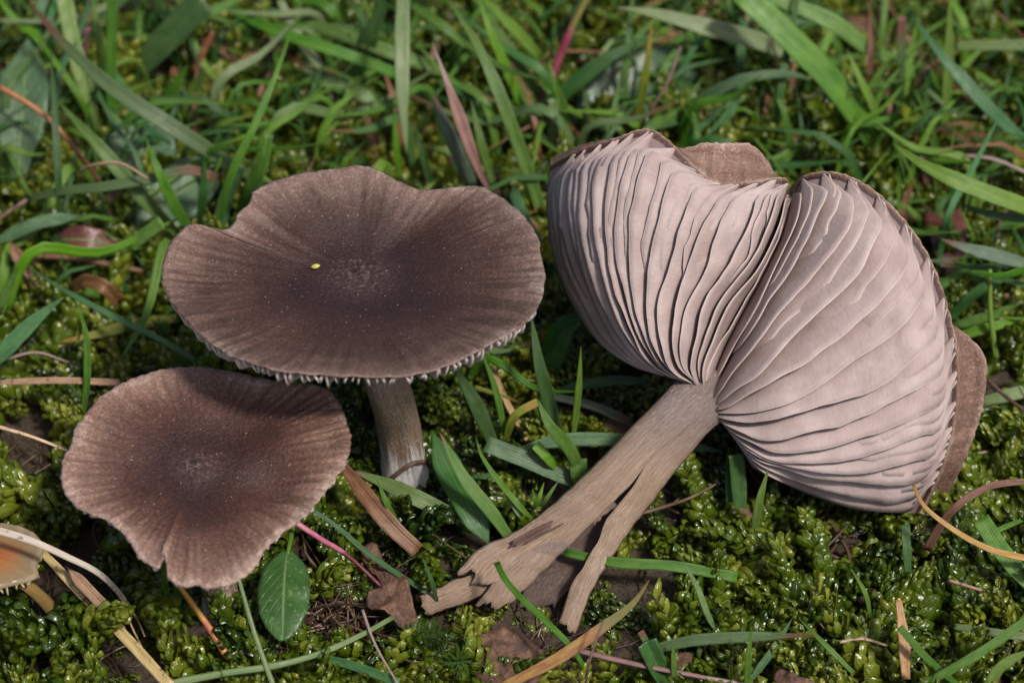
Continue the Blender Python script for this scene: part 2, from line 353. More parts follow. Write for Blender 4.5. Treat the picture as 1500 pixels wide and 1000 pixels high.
# ------------------------------------------------------------------ upright mushrooms
def upright_mushroom(label, cpx, ch, outline, heights, base, stem_r, depth_fn, bumps, seed, ngill, gill_mat, cap_mat, stem_mat, gdepth=.42, cat='mushroom', name='mushroom', group=None, th0=.05, NA=300, umbo=.07, f_exp=1.7, gramp=2.0):
    base = np.asarray(base, float)
    root = tag(empty(name, base), label, cat, group)
    C = pt(*cpx, ch)
    rim = np.array([pt(x, y, h) for (x, y), h in zip(outline, heights)])
    rim = crv(rim, NA, True)
    # start the count at the angle 0 and run counter-clockwise so striae stay radial
    r_ = np.random.RandomState(seed)
    jag = np.zeros(NA)
    for f in (11, 23, 41, 67, 90): jag += r_.uniform(.3, 1)*np.sin(np.arange(NA)/NA*2*np.pi*f + r_.rand()*6)*(.008 if NA > 100 else .002)
    dirv = rim - C; dirv[:, 2] = 0; L = np.linalg.norm(dirv, axis=1)
    rim = rim + dirv/L[:, None]*jag[:, None]
    NR = 44; rr = np.linspace(0, 1, NR)**.8
    st = sum(np.sin(np.arange(NA)/NA*2*np.pi*f + r_.rand()*6)*a for f, a in ((53, .5), (71, .6), (89, .5), (37, .3)))
    def top(r):
        P = C[None] + (rim - C)*r
        f = r**f_exp
        P[:, 2] = C[2] + (rim[:, 2]-C[2])*f - .045*max(0, (r-.93)/.07)**2
        P[:, 2] += umbo*math.exp(-(r/.16)**2) + .011*st*sstep(.5, .8, r)*(1-.6*sstep(.95, 1, r))
        for (bx, by, ba, bs) in bumps:
            b = pt(bx, by, ch); d2 = ((P[:, :2]-b[:2])**2).sum(1); P[:, 2] += ba*np.exp(-d2/bs**2)
        for i in range(NA): P[i, 2] += .05*(.3+.7*r)*mnoise.noise(Vector((P[i, 0]*.9+seed, P[i, 1]*.9, 1)))
        return P
    def thick(r): return th0 + .30*(1-r)**1.2
    V = []; UV = []; F = []; mi = []; ua = np.arange(NA)/NA
    rows = [(r, 0) for r in rr] + [(.992, 1), (.95, 2), (.8, 2), (.5, 2), (.2, 2), (.02, 2)]
    for r, kd_ in rows:
        P = top(max(r, .004))
        if kd_: P[:, 2] -= thick(r)*(1 if kd_ == 2 else .6)
        V.append(P); UV.append(np.stack([ua, np.full(NA, r)], 1))
    R = len(rows); V = np.concatenate(V); UV = np.concatenate(UV); idx = np.arange(NA); nx = (idx+1) % NA
    for i in range(R-1):
        F += np.stack([i*NA+idx, (i+1)*NA+idx, (i+1)*NA+nx, i*NA+nx], 1).tolist(); mi += [0 if i < NR else 1]*NA
    F.append(list(range(NA-1, -1, -1))); mi.append(0); F.append(((R-1)*NA+idx).tolist()); mi.append(1)
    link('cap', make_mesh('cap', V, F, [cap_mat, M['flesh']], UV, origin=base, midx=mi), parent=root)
    # gills, each its own thin sheet
    rs_full = np.array([.988, .975, .955, .92, .85, .74, .6, .45, .3, .17]); cache = {}
    tops = {r: top(r) for r in np.round(np.concatenate([rs_full, np.linspace(.988, .55, 10)]), 4)}
    for gI in range(ngill):
        short = gI % 2 == 1
        rs = np.round(np.array([.988, .975, .955, .92, .85, .74, .6]), 4) if short else np.round(rs_full, 4)
        k0 = (gI + r_.uniform(-.45, .45))/ngill*NA; bend = r_.uniform(-1.1, 1.1)
        n = len(rs); grid = np.zeros((n, 4, 3)); dm = gdepth*r_.uniform(.6, 1.15)*(.8 if short else 1)
        for i, r in enumerate(rs):
            T = tops[r]
            if short: dep = dm*min(1, ((i+.35)/gramp)**.6)*(1 if i < n-2 else (.75, .25)[i-n+2])
            else: dep = dm*min(1, ((i+.35)/gramp)**.6)*(1 if i < n-1 else .8)
            dep *= 1 + .07*math.sin(i*2.1+gI)
            for c in range(4):
                kk = (k0 + bend*(c/3)**1.5*.9/max(r, .3)) % NA; a = int(kk); b = (a+1) % NA; fr = kk-a
                q = T[a]*(1-fr)+T[b]*fr; q = q.copy(); q[2] -= thick(r)*.85 + dep*c/3; grid[i, c] = q
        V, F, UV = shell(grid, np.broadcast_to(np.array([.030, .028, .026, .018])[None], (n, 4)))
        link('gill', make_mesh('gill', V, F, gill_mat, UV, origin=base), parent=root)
    # stem
    top_c = C.copy(); top_c[2] -= thick(0)*.7 - .05
    sp = crv([top_c, *[np.asarray(q) for q in depth_fn], base + np.array([0, 0, -.25])], 30)
    NS = 28; V = []; UV = []
    for i, c in enumerate(sp):
        t = i/29; rad = stem_r[0]*(1-t)+stem_r[1]*t; rad *= 1 + .18*math.exp(-(t/.07)**2) + .12*math.exp(-((t-.93)/.09)**2)
        for j in range(NS):
            a = 2*math.pi*j/NS; rj = rad*(1 + .05*math.sin(3*a+1+t*2) + .03*math.sin(7*a+t*5)); V.append(c + np.array([math.cos(a)*rj, math.sin(a)*rj, 0])); UV.append((j/NS if j <= NS/2 else 1-j/NS, t))
    F = []
    for i in range(29):
        for j in range(NS): F.append([i*NS+j, (i+1)*NS+j, (i+1)*NS+(j+1) % NS, i*NS+(j+1) % NS])
    F.append(list(range(NS-1, -1, -1))[::-1]); F.append([29*NS+j for j in range(NS)][::-1])
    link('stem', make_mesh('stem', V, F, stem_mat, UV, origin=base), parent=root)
    return root, C

cap1 = [(236,395),(243,365),(262,338),(284,324),(303,329),(326,333),(343,322),(347,309),(360,300),(372,278),(400,262),(440,250),(490,243),(540,240),(562,249),(590,263),(625,272),(665,270),(700,268),(725,280),(750,298),(775,322),(790,350),(793,375),(798,395),(797,420),(788,445),(770,468),(740,490),(710,507),(680,522),(640,537),(600,547),(560,550),(520,550),(470,547),(430,545),(395,540),(360,527),(330,513),(300,492),(275,470),(255,445),(240,420)]
h1 = []
for x, y in cap1:
    b = (395-y)/155.0
    h1.append(4.15 - .36*b + .10*math.exp(-((x-510)/70)**2)*(y < 300) - .12*math.exp(-((x-640)/50)**2)*(y < 300) + .12*math.exp(-((x-265)/40)**2)*(y < 380) - .1*math.exp(-((x-335)/25)**2)*(y < 345))
m1, C1 = upright_mushroom('large dark brown mushroom with wide shallowly dished cap standing upright, yellow seed on it', (525,402), 3.32, cap1, h1, pt(598,706,0), (.30,.34), [pt(562,545,3.1), pt(585,630,1.3)], [(430,470,.10,.8),(690,400,.10,.7),(620,330,-.06,.5)], 3, 160, M['gillpale'], M['cap'], M['stem1'], gdepth=.28)
cap2 = [(88,690),(93,668),(103,650),(107,630),(120,610),(135,592),(150,575),(175,558),(205,545),(240,538),(285,535),(330,538),(370,545),(400,552),(430,558),(462,562),(482,570),(500,595),(510,620),(514,645),(508,670),(495,695),(475,720),(455,745),(430,765),(405,785),(387,805),(375,827),(355,846),(335,857),(318,859),(300,860),(288,855),(275,858),(258,853),(247,845),(243,826),(238,806),(231,830),(222,826),(208,817),(195,800),(180,780),(160,763),(130,750),(105,735),(92,715)]
h2 = [2.95 - .18*max(0, (y-690)/170) - .0*x + .05*math.sin(x*.02+y*.013) for x, y in cap2]
m2, C2 = upright_mushroom('smaller brown mushroom with lobed notched cap tucked under the rim of a larger one', (288,682), 2.66, cap2, h2, pt(326,896,0), (.24,.27), [pt(300,760,1.9), pt(318,840,.7)], [(390,715,-.16,.42),(420,660,.10,.6),(290,780,.09,.5),(200,640,.08,.6),(230,590,-.07,.4)], 11, 80, M['gillpale'], M['cap2'], M['stem1'], gdepth=.22, f_exp=2.2, gramp=5.0)

# black root strap across the stem foot and a tiny seed on the cap
seedp = pt(462,390,3.50) 
V, F = [], []
for i in range(7):
    t = i/6; r = .045*math.sin(math.pi*(t*.96+.02))**.7
    for j in range(8): a = j*math.pi/4; V.append(seedp + np.array([(t-.5)*.14, math.cos(a)*r, math.sin(a)*r*.7 + (t-.5)*.03]))
for i in range(6):
    for j in range(8): F.append([i*8+j, i*8+(j+1) % 8, (i+1)*8+(j+1) % 8, (i+1)*8+j])
F += [list(range(7, -1, -1)), list(range(48, 56))]
seed_obj = tag(link('grass_seed', make_mesh('grass_seed', V, F, M['seed'], [(.5, .2)]*len(V), origin=seedp), seedp), 'tiny pale yellow seed lying on the large dished cap', 'seed')

# small orange waxcap at the edge
wc = [(-95,815),(-80,785),(-40,766),(0,763),(30,768),(52,779),(64,797),(60,812),(54,826),(56,842),(40,850),(20,855),(-10,862),(-45,862),(-80,845)]
upright_mushroom('small translucent orange and cream mushroom beside the bleached straw', (-8,815), 1.42, wc, [1.35 - .002*(x+10) for x, y in wc], pt(92,905,0), (.10,.11), [pt(30,850,1.0), pt(70,885,.35)], [], 21, 34, M['gillcream'], M['waxcap'], M['waxstem'], gdepth=.2, NA=90, umbo=.03, f_exp=1.2, th0=.03)

# ------------------------------------------------------------------ overturned mushroom
orig3 = pt(1045, 800, 0.0)
m3 = tag(empty('mushroom', orig3), 'uprooted brown mushroom lying on its side, pinkish gills and split hollow stem exposed', 'mushroom')
# guide curves rim -> stem of the gill bearing surface: pixels traced, then view depth of the gill roots
GU = [
 ([(806,242),(801,300),(812,380),(842,452),(875,500),(905,524),(936,541)], 41.9),
 ([(845,222),(838,300),(850,380),(878,452),(905,500),(934,530),(960,547)], 41.15),
 ([(900,204),(884,300),(884,370),(900,445),(926,500),(954,534),(980,552)], 40.75),
 ([(960,193),(936,290),(925,370),(925,440),(943,500),(968,538),(995,556)], 40.6),
 ([(1038,262),(1005,340),(985,410),(973,460),(972,510),(985,545),(1015,562)], 40.5),
 ([(1095,268),(1070,320),(1045,380),(1020,430),(1003,490),(1002,535),(1020,565)], 40.6),
 ([(1150,262),(1136,315),(1105,385),(1062,440),(1035,500),(1022,540),(1024,570)], 40.75),
 ([(1158,290),(1140,345),(1112,405),(1080,460),(1055,510),(1042,545),(1034,575)], 41.3),
 ([(1180,258),(1168,315),(1142,375),(1110,440),(1080,500),(1058,545),(1040,580)], 40.95),
 ([(1236,256),(1205,335),(1168,395),(1125,450),(1090,505),(1064,548),(1042,585)], 40.65),
 ([(1300,296),(1255,385),(1200,450),(1150,500),(1105,540),(1070,570),(1046,598)], 40.5),
 ([(1362,378),(1300,462),(1230,520),(1165,557),(1115,580),(1075,596),(1044,604)], 40.5),
 ([(1398,490),(1325,545),(1250,585),(1180,612),(1128,625),(1092,627),(1060,622)], 40.6),
 ([(1402,590),(1320,625),(1250,650),(1185,663),(1138,663),(1105,654),(1074,640)], 40.8),
 ([(1382,680),(1310,690),(1240,695),(1180,690),(1143,681),(1113,672),(1088,660)], 41.1),
 ([(1348,752),(1290,748),(1230,738),(1175,718),(1146,705),(1122,695),(1102,684)], 41.75),
]
NTT = 40
Gr = []
for pts, z in GU:
    p2 = crv(np.array(pts, float), NTT)
    tt = np.linspace(0, 1, NTT)
    zz = z + .16*sstep(.25, 0, tt) + (40.95 - z)*sstep(.72, 1, tt)*.75 + .25*(np.mean([q[1] for q in pts]) > 640)*tt*0
    Gr.append([pv(x, y, w) for (x, y), w in zip(p2, zz)])
Gr = np.array(Gr); NG = len(GU); GROOVE = 7
sidx = np.arange(NG)
def root_curve(s):
    """gill bearing surface at guide number s (fractional): NTT x 3"""
    s = min(max(s, 0), NG-1); k = min(int(s), NG-2); t = s-k
    p0 = Gr[max(k-1, 0)]; p1 = Gr[k]; p2 = Gr[k+1]; p3 = Gr[min(k+2, NG-1)]
    return .5*((2*p1) + (-p0+p2)*t + (2*p0-5*p1+4*p2-p3)*t*t + (-p0+3*p1-3*p2+p3)*t**3)
# cap: flesh side, rolled margin, outer skin
NS_ = 230; ss_ = np.linspace(0, NG-1, NS_)
FL = np.array([root_curve(s) for s in ss_]) + FWD*.07
out_dir = nrm(FL[:, 0]-FL[:, 5]); pxr, pyr, _ = proj(FL[:, 0])
topflap = (sstep(978, 1030, pxr)*sstep(1142, 1088, pxr)*(ss_ < 6.6))**.6
lip = sstep(6.0, 0, ss_)
strip = sstep(11.85, 12.55, ss_)**.6*(1 - .30*sstep(12.4, 15, ss_))
bul = .012 + .09*sstep(2.6, .6, ss_) + np.clip((pyr-209)/100, .02, .7)*topflap + .48*strip
bul = bul*(1-.9*np.exp(-((ss_-7)/.5)**2))
od = out_dir.copy(); up_dir = nrm(UPV*.96 + np.array([1, 0, 0])*.10)
od = nrm(od*(1-topflap[:, None]) + up_dir*topflap[:, None]*1.0)
od = nrm(od*(1-strip[:, None]) + strip[:, None]*nrm(np.array([1.0, 0, 0]) + UPV*.22))
jag3 = (.007*np.sin(ss_*37) + .006*np.sin(ss_*23+1))[:, None]
stri = .008*np.sin(ss_*24)[:, None]*(strip[:, None] > .05)
rowsV = []; rowv = []
for t in range(NTT-1, -1, -2):
    rowsV.append(FL[:, t]); rowv.append((t/NTT, 1))
M0 = FL[:, 0]; b_ = bul[:, None]
rowsV += [M0 - FWD*.03 + od*(.012+jag3), M0 + od*(.022+jag3) + FWD*.02]; rowv += [(1, 0), (1, 0)]
flare = (topflap + strip)[:, None]
for a, bk, v in ((.25, .10, .88), (.5, .16, .84), (.75, .22, .86), (.92, .27, .92), (1.0, .32, .99), (1.0, .40, .97), (.9, .55, .9), (.6, .75, .8), (.0, .95, .7)):
    rowsV.append(M0 + od*(b_*a + .022 + jag3) + FWD*(bk) - FWD*stri*(a < 1) + FWD*flare*(.25*(1-abs(2*a-1)))*(bk < .36)); rowv.append((v, 0))
for t, v in ((6, .6), (12, .45), (20, .3), (28, .15), (36, .05)):
    rowsV.append(FL[:, t] + FWD*(.95 + .35*t/40)); rowv.append((v, 0))
RV = np.array(rowsV); R = len(RV)
V = RV.reshape(-1, 3); UV = np.array([[(.07 + .8*i/NS_, rv[0]) for i in range(NS_)] for rv in rowv]).reshape(-1, 2)
F = []; mi = []
for i in range(R-1):
    for j in range(NS_-1):
        F.append([i*NS_+j, i*NS_+j+1, (i+1)*NS_+j+1, (i+1)*NS_+j]); mi.append(rowv[i+1][1])
for e in (0, NS_-1):   # end walls, fanned
    c = len(V); V = np.vstack([V, RV[:, e].mean(0)]); UV = np.vstack([UV, [.5, .6]])
    for i in range(R): F.append([i*NS_+e, ((i+1) % R)*NS_+e, c]); mi.append(1)
for j in range(NS_-1): F.append([(R-1)*NS_+j, (R-1)*NS_+j+1, j+1, j]); mi.append(1)
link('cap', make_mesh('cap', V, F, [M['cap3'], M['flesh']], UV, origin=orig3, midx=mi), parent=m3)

def add_gill(s, lean, t1, H, seed, t0=0.006, ds=.62):
    """a sheet rooted at guide s-lean side, free edge leaning over towards its neighbour"""
    r = np.random.RandomState(seed); n = 34 if t1 > .6 else 20; nv = 7
    tq = np.linspace(t0, t1, n)
    w = wob(n, .065, .8, seed) + wob(n, .016, 2.4, seed+5)
    w = w*sstep(0, .15, np.linspace(0, 1, n))
    env = sstep(-.02, .20, tq-t0)*np.ones(n)
    endt = (tq-t0)/(t1-t0)
    if t1 > .95: hh = H*env*np.sqrt(np.clip(1-((endt-.80)/.205).clip(0)**2.6, .03, 1))
    else: hh = H*env*np.sqrt(np.clip(1-((endt-.66)/.345).clip(0)**2.2, .02, 1))
    rt = tq*(NTT-1); k = np.clip(rt.astype(int), 0, NTT-2); fr = (rt-k)[:, None]
    def smp(sv):
        c = root_curve(sv); return c[k]*(1-fr)+c[k+1]*fr
    E = smp(s); Rt = smp(s + lean*ds); lat = nrm(E - Rt)*np.sign(ds)
    hfull = np.maximum(H, .01)
    open_ = (hh/hfull)[:, None]; wide = (sstep(-.01, .075, tq-t0)*np.sqrt(np.clip(hh/hfull/np.maximum(env, .05), 0, 1)))[:, None]
    edge = Rt + (E-Rt)*wide - FWD*hh[:, None] + lat*(w[:, None]*open_)
    grid = np.zeros((n, nv, 3)); ph = r.rand()*6
    for c in range(nv):
        v = c/(nv-1)
        q = Rt + (edge-Rt)*v - FWD*((.045*math.sin(math.pi*v))*open_)
        rip = .007*np.sin(tq*34+ph+v*2)*v + .004*np.sin(tq*71+ph*2)*v
        grid[:, c] = q - FWD*(rip[:, None]*open_) + FWD*.05*(1-v)
    th = .030 - .016*np.linspace(0, 1, nv)[None, :]
    a, b = np.meshgrid(tq, np.linspace(0, 1, nv), indexing='ij')
    V, F, UV = shell(grid, np.broadcast_to(th, (n, nv)), np.stack([b, a], -1))
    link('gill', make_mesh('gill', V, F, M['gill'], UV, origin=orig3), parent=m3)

r3 = np.random.RandomState(5)
# left lobe: free edges face left (root further along +s)
sl = [0.05, .40, .82, 1.16, 1.64, 2.02, 2.53, 2.92, 3.46, 3.82, 4.36, 4.78, 5.36, 5.85]
for i, s in enumerate(sl):
    add_gill(s, +1, 1.0 if i % 5 != 3 else .97, (.16 + .12*min(1, s/5)) + .04*r3.rand(), 100+i, ds=.85)
    if i < len(sl)-1:
        s2 = (s + sl[i+1])/2 + r3.uniform(-.06, .06)
        add_gill(s2, +1, r3.choice([.42, .55, .68, .78]), (.15 + .09*min(1, s/5)) + .03*r3.rand(), 140+i, ds=.68)
        if i > 7: add_gill(s2 + .13, +1, r3.uniform(.16, .30), .2, 170+i, ds=.5)
add_gill(6.25, +1, .99, .36, 190, ds=.8)
# right lobe: free edges face down (root further along -s)
sr = [8.75, 9.4, 10.1, 10.75, 11.3, 11.85, 12.4, 12.9, 13.4, 13.85, 14.25, 14.62, 15.0]
for i, s in enumerate(sr):
    add_gill(s, -1, 1.0 if i not in (0,) else .80, (.40 if s < 11 else .33) + .05*r3.rand(), 200+i, ds=.88)
    if i < len(sr)-1:
        s2 = (s + sr[i+1])/2 + r3.uniform(-.05, .05)
        add_gill(s2, -1, r3.choice([.40, .52, .66, .80]), .25 + .03*r3.rand(), 240+i, ds=.6)
        add_gill(s2 - .14, -1, r3.uniform(.13, .26), .16, 270+i, ds=.32)
add_gill(8.35, -1, .52, .32, 311, ds=.45); add_gill(7.95, -1, .93, .30, 312, ds=.6); add_gill(6.75, +1, .99, .30, 313, ds=.5)

# split stem: a tube wall that opens into two front strips and a back strip
def edges(a, b, n):
    return crv(np.array(a, float), n), crv(np.array(b, float), n)
def strip_sheet(name, left, right, z, bulge, th, n=40, nc=16, ragged=0.0, seed=1, mat=None, uv_u=(0, 1), parent=m3, zs=0.0, xr=(-1, 1), open_at=None):
    Lc, Rc = edges(left, right, n); r = np.random.RandomState(seed); t = np.linspace(0, 1, n)
    zc = np.interp(t, np.linspace(0, 1, len(z)), z); bc = np.interp(t, np.linspace(0, 1, len(bulge)), bulge)
    rag = np.zeros(nc)
    if ragged: rag = np.convolve(r.uniform(-1, 1, nc+2), [.25, .5, .25], 'valid')*ragged + r.uniform(-.5, .5, nc)*ragged
    lw = wob(n, 2.2, 4, seed); rw = wob(n, 2.2, 4, seed+9)
    grid = np.zeros((n, nc, 3))
    for i in range(n):
        for j in range(nc):
            u = j/(nc-1); k_ = 0.0 if open_at is None else float(sstep(open_at, 1.0, t[i])); xa = xr[0]*(1-k_) - k_; xb = xr[1]*(1-k_) + k_; x = xa + (xb-xa)*u
            p = Lc[i]*(1-u)+Rc[i]*u; p = p + (lw[i]*(1-u)+rw[i]*u)*np.array([.6, .6])*min(1, i/8)*float(sstep(.3, .6, t[i]) if open_at is not None else 1)
            if ragged and i > n-5: p = p + (Lc[-1]-Lc[-6])*(rag[j]*(i-(n-5))/4)
            zz = zc[i] - bc[i]*math.sqrt(max(0, 1-x*x*.98)) if bc[i] >= 0 else zc[i] - bc[i]*(1-x*x)
            grid[i, j] = pv(p[0], p[1], zz + zs*x)
    a, b = np.meshgrid(t, np.linspace(uv_u[0], uv_u[1], nc), indexing='ij')
    V, F, UV = shell(grid, th, np.stack([b, a], -1))
    return link(name, make_mesh(name, V, F, mat, UV, origin=orig3), parent=parent)
seam = [(1076,560),(1040,590),(1008,624),(975,652),(948,678)]
zst = [41.45,41.08,40.90,40.82,40.78,40.74,40.68,40.62,40.55,40.48,40.40]; bst = [.46,.40,.37,.36,.35,.33,.30,.25,.19,.13,.08]
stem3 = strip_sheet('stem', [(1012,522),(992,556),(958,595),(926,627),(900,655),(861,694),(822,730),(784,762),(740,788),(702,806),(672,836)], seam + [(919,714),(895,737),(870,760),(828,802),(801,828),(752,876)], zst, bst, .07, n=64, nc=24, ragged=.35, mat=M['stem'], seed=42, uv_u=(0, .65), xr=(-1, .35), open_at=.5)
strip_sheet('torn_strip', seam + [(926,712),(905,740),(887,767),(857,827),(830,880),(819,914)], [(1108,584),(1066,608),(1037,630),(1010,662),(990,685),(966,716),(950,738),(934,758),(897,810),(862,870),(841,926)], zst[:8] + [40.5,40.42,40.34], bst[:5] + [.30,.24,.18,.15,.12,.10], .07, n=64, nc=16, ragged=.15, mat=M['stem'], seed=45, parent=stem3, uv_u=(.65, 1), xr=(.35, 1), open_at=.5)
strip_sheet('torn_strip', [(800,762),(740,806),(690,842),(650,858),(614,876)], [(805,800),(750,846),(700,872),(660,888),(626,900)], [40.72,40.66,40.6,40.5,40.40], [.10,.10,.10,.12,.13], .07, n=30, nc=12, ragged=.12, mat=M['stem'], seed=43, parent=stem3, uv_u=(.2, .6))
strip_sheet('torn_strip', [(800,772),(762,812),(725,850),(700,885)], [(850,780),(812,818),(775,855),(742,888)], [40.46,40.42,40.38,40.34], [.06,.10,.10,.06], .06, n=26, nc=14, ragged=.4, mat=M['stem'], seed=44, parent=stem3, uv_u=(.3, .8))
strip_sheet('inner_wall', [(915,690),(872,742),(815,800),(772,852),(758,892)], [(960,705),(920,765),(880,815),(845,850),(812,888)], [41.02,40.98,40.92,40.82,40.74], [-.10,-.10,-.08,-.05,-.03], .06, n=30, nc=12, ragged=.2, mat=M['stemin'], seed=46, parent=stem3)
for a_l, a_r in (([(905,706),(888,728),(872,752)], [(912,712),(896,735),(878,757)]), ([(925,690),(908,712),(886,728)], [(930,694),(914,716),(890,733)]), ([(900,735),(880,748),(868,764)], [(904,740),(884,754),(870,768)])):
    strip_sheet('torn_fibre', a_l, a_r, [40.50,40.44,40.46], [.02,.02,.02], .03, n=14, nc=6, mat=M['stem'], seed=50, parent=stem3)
fr_ = np.random.RandomState(8)
for k in range(9):
    t_ = fr_.uniform(-7, 7); x0 = fr_.uniform(736, 770); L_ = fr_.uniform(22, 62); y0 = 806 - (x0-738)*.5 + t_
    a = [(x0, y0), (x0+L_*.5, y0-L_*.27+fr_.uniform(-2, 2)), (x0+L_, y0-L_*.52)]
    p = crv(np.array([pv(x, y, 40.24 + .012*k) for x, y in a]), 12); q = nrm(np.cross(np.gradient(p, axis=0), FWD))*fr_.uniform(.008, .016)
    V, F, UV = shell(np.stack([p-q, p+FWD*-.01, p+q], 1), .008)
    link('dark_fibre', make_mesh('dark_fibre', V, F, M['twig'], UV, origin=orig3), parent=stem3)

# ------------------------------------------------------------------ grass blades, stalks and twigs
def blade_mesh(P, w, mat, n=16, cols=5, fold=.22, end='tip', roll=0.0, twist=0.0, th=.022, taper_base=.75, seed=0, nref=None, origin=None, round_=False, wid=None):
    C = crv(P, n); T = nrm(np.gradient(C, axis=0)); t = np.linspace(0, 1, n)
    N0 = np.array([.05, -.62, .78]) if nref is None else np.asarray(nref, float)
    ang = roll + twist*t
    side = nrm(np.cross(T, np.broadcast_to(N0, T.shape))); Nn = nrm(np.cross(side, T))
    sd = side*np.cos(ang)[:, None] + Nn*np.sin(ang)[:, None]; nn = np.cross(sd, T)
    if end == 'tip': prof = (taper_base + (1-taper_base)*sstep(0, .35, t))*np.clip((1-t)/.45, .0, 1)**.75
    elif end == 'cut': prof = (taper_base + (1-taper_base)*sstep(0, .4, t))
    elif end == 'stalk': prof = 1 - .35*t
    else: prof = sstep(-.02, .25, t)*sstep(1.02, .7, t)
    prof = np.maximum(prof, .04) + wob(n, .035, 3, seed)*(prof > .3)
    if wid is not None: prof = prof*np.interp(t, np.linspace(0, 1, len(wid)), wid)
    hw = w/2*prof
    if round_:
        NS = 7; V = []; UV = []; F = []
        for i in range(n):
            for j in range(NS):
                a = 2*math.pi*j/NS; V.append(C[i] + sd[i]*math.cos(a)*hw[i] + nn[i]*math.sin(a)*hw[i]*.85); UV.append((j/NS, t[i]))
        for i in range(n-1):
            for j in range(NS): F.append([i*NS+j, i*NS+(j+1) % NS, (i+1)*NS+(j+1) % NS, (i+1)*NS+j])
        F += [list(range(NS))[::-1], [(n-1)*NS+j for j in range(NS)]]
        return make_mesh('stalk', V, F, mat, UV, origin=origin)
    xs = np.linspace(-1, 1, cols)
    grid = C[:, None] + sd[:, None]*(xs[None, :, None]*hw[:, None, None]) + nn[:, None]*((fold*np.abs(xs)[None, :, None])*hw[:, None, None])
    thg = th*(.45+.55*np.clip(hw/(w/2), 0, 1))[:, None]*np.array([.4 if abs(x) > .99 else 1 for x in xs])[None]
    V, F, UV = shell(grid, thg)
    return make_mesh('blade', V, F, mat, UV, origin=origin)

DEF = {'green': 'grass_shoot', 'fresh': 'grass_shoot', 'dark': 'grass_shoot', 'blue': 'grass_shoot', 'pale': 'grass_shoot', 'tipped': 'grass_shoot', 'greytip': 'grass_shoot', 'pinktip': 'grass_shoot', 'yellow': 'grass_shoot', 'redyel': 'grass_shoot',
       'straw': 'straw', 'white': 'straw', 'gold': 'straw', 'tan': 'straw', 'brown': 'dry_grass_shoot', 'mauve': 'dry_grass_shoot', 'twig': 'twig', 'greytwig': 'twig', 'pink': 'grass_stalk', 'magenta': 'grass_stalk', 'orange': 'dry_stalk', 'redstem': 'grass_stalk'}
CATS = {'grass_shoot': 'grass blade', 'straw': 'straw', 'dry_grass_shoot': 'dry grass', 'twig': 'twig', 'grass_stalk': 'stalk', 'dry_stalk': 'stalk'}
bcount = [0]
def B(label, mat, w, pts, end='tip', group=None, round_=False, cols=7, **kw):
    bcount[0] += 1; P = np.array([pt(p[0], p[1], p[2] + (.14 if p[1] > 720 else 0)) for p in pts]); _, _, z = proj(P.mean(0))
    nm = DEF[mat]; me = blade_mesh(P, w*z/4000.0, M[mat], n=22 if not round_ else 20, cols=cols, end=end, seed=bcount[0], origin=P[0], round_=round_, **kw); me.name = nm
    return tag(link(nm, me, P[0]), label, CATS[nm], group)
exec_blades = True
# --- behind, left
B('broad grey green grass blade with dry brown tip slanting across the broad leaves', 'tipped', 24, [(392,275,.3),(330,236,1.2),(250,185,1.9),(160,125,2.4),(95,65,2.7),(40,0,2.9)], taper_base=.5)
B('thin straight green blade crossing the broad slanting brown tipped blade', 'green', 12, [(318,335,.6),(345,240,2.0),(370,190,2.5),(400,120,3.0),(430,36,3.4)])
B('slim green blade curving over from beside the upright light blade', 'fresh', 10, [(142,198,.6),(115,140,1.4),(80,90,1.8),(45,40,2.0)])
B('narrow dark upright blade standing before the pointed broad leaf', 'dark', 11, [(88,338,.6),(86,270,1.5),(80,170,2.3),(74,68,2.9)])
B('grey green blade slanting down to the notched side of the large cap', 'green', 22, [(262,345,.5),(200,280,1.3),(150,220,1.9),(84,148,2.3)], taper_base=.6)
B('light green upright blade beside the pink stalk at the back', 'fresh', 24, [(140,200,.5),(130,150,1.0),(106,60,1.8),(92,-15,2.4)], end='cut')
B('slim upright green blade overlapping the pink stalk at the back', 'green', 14, [(150,120,.6),(147,70,1.4),(134,-10,2.2)])
B('straight upright green blade among the rear tuft', 'green', 16, [(166,215,.3),(163,110,1.5),(165,-10,2.8)], end='cut')
B('short pink stalk between upright green blades', 'pink', 10, [(120,90,.6),(126,50,1.1),(134,10,1.6)], round_=True)
B('orange dry stalk slanting over the pointed broad leaf', 'orange', 9, [(0,128,2.0),(60,165,1.9),(80,182,1.8),(110,218,1.4),(148,268,.8)], end='stalk', round_=True)
B('pale flat blade lying level, its end turned dry and mauve', 'tipped', 15, [(40,292,1.0),(90,280,1.4),(150,274,1.6),(220,262,1.7),(285,250,1.7),(318,262,1.5)], end='cut')
B('dark withered stalk running into the pale level blade', 'mauve', 7, [(45,290,1.0),(20,305,.9),(-15,332,.6)], end='stalk', round_=True)
B('thin arched tan stalk over the slanting grey green blade', 'tan', 6, [(116,252,1.6),(140,241,2.0),(175,239,2.1),(217,262,1.9)], end='stalk', round_=True)
B('pointed green blade rising beside the notched side of the large cap', 'green', 17, [(280,340,.6),(250,290,1.5),(232,250,2.0),(214,204,2.3)])
B('narrow dark blade rising just behind the cap notch', 'dark', 13, [(294,330,.5),(297,290,1.2),(300,228,2.0)])
B('upright green blade with blunt torn end behind the cap notch', 'green', 21, [(352,312,.7),(370,270,1.6),(386,235,2.1),(394,196,2.5)], end='cut', wid=[1,1,1,.9,.6])
B('dark bluish blade low behind the blunt torn blade', 'blue', 22, [(318,345,.1),(332,290,.8),(350,240,1.5)], end='cut')
B('very broad dark blade leaning behind the rear tuft', 'dark', 42, [(165,125,.2),(225,75,1.0),(300,0,2.0)], end='cut')
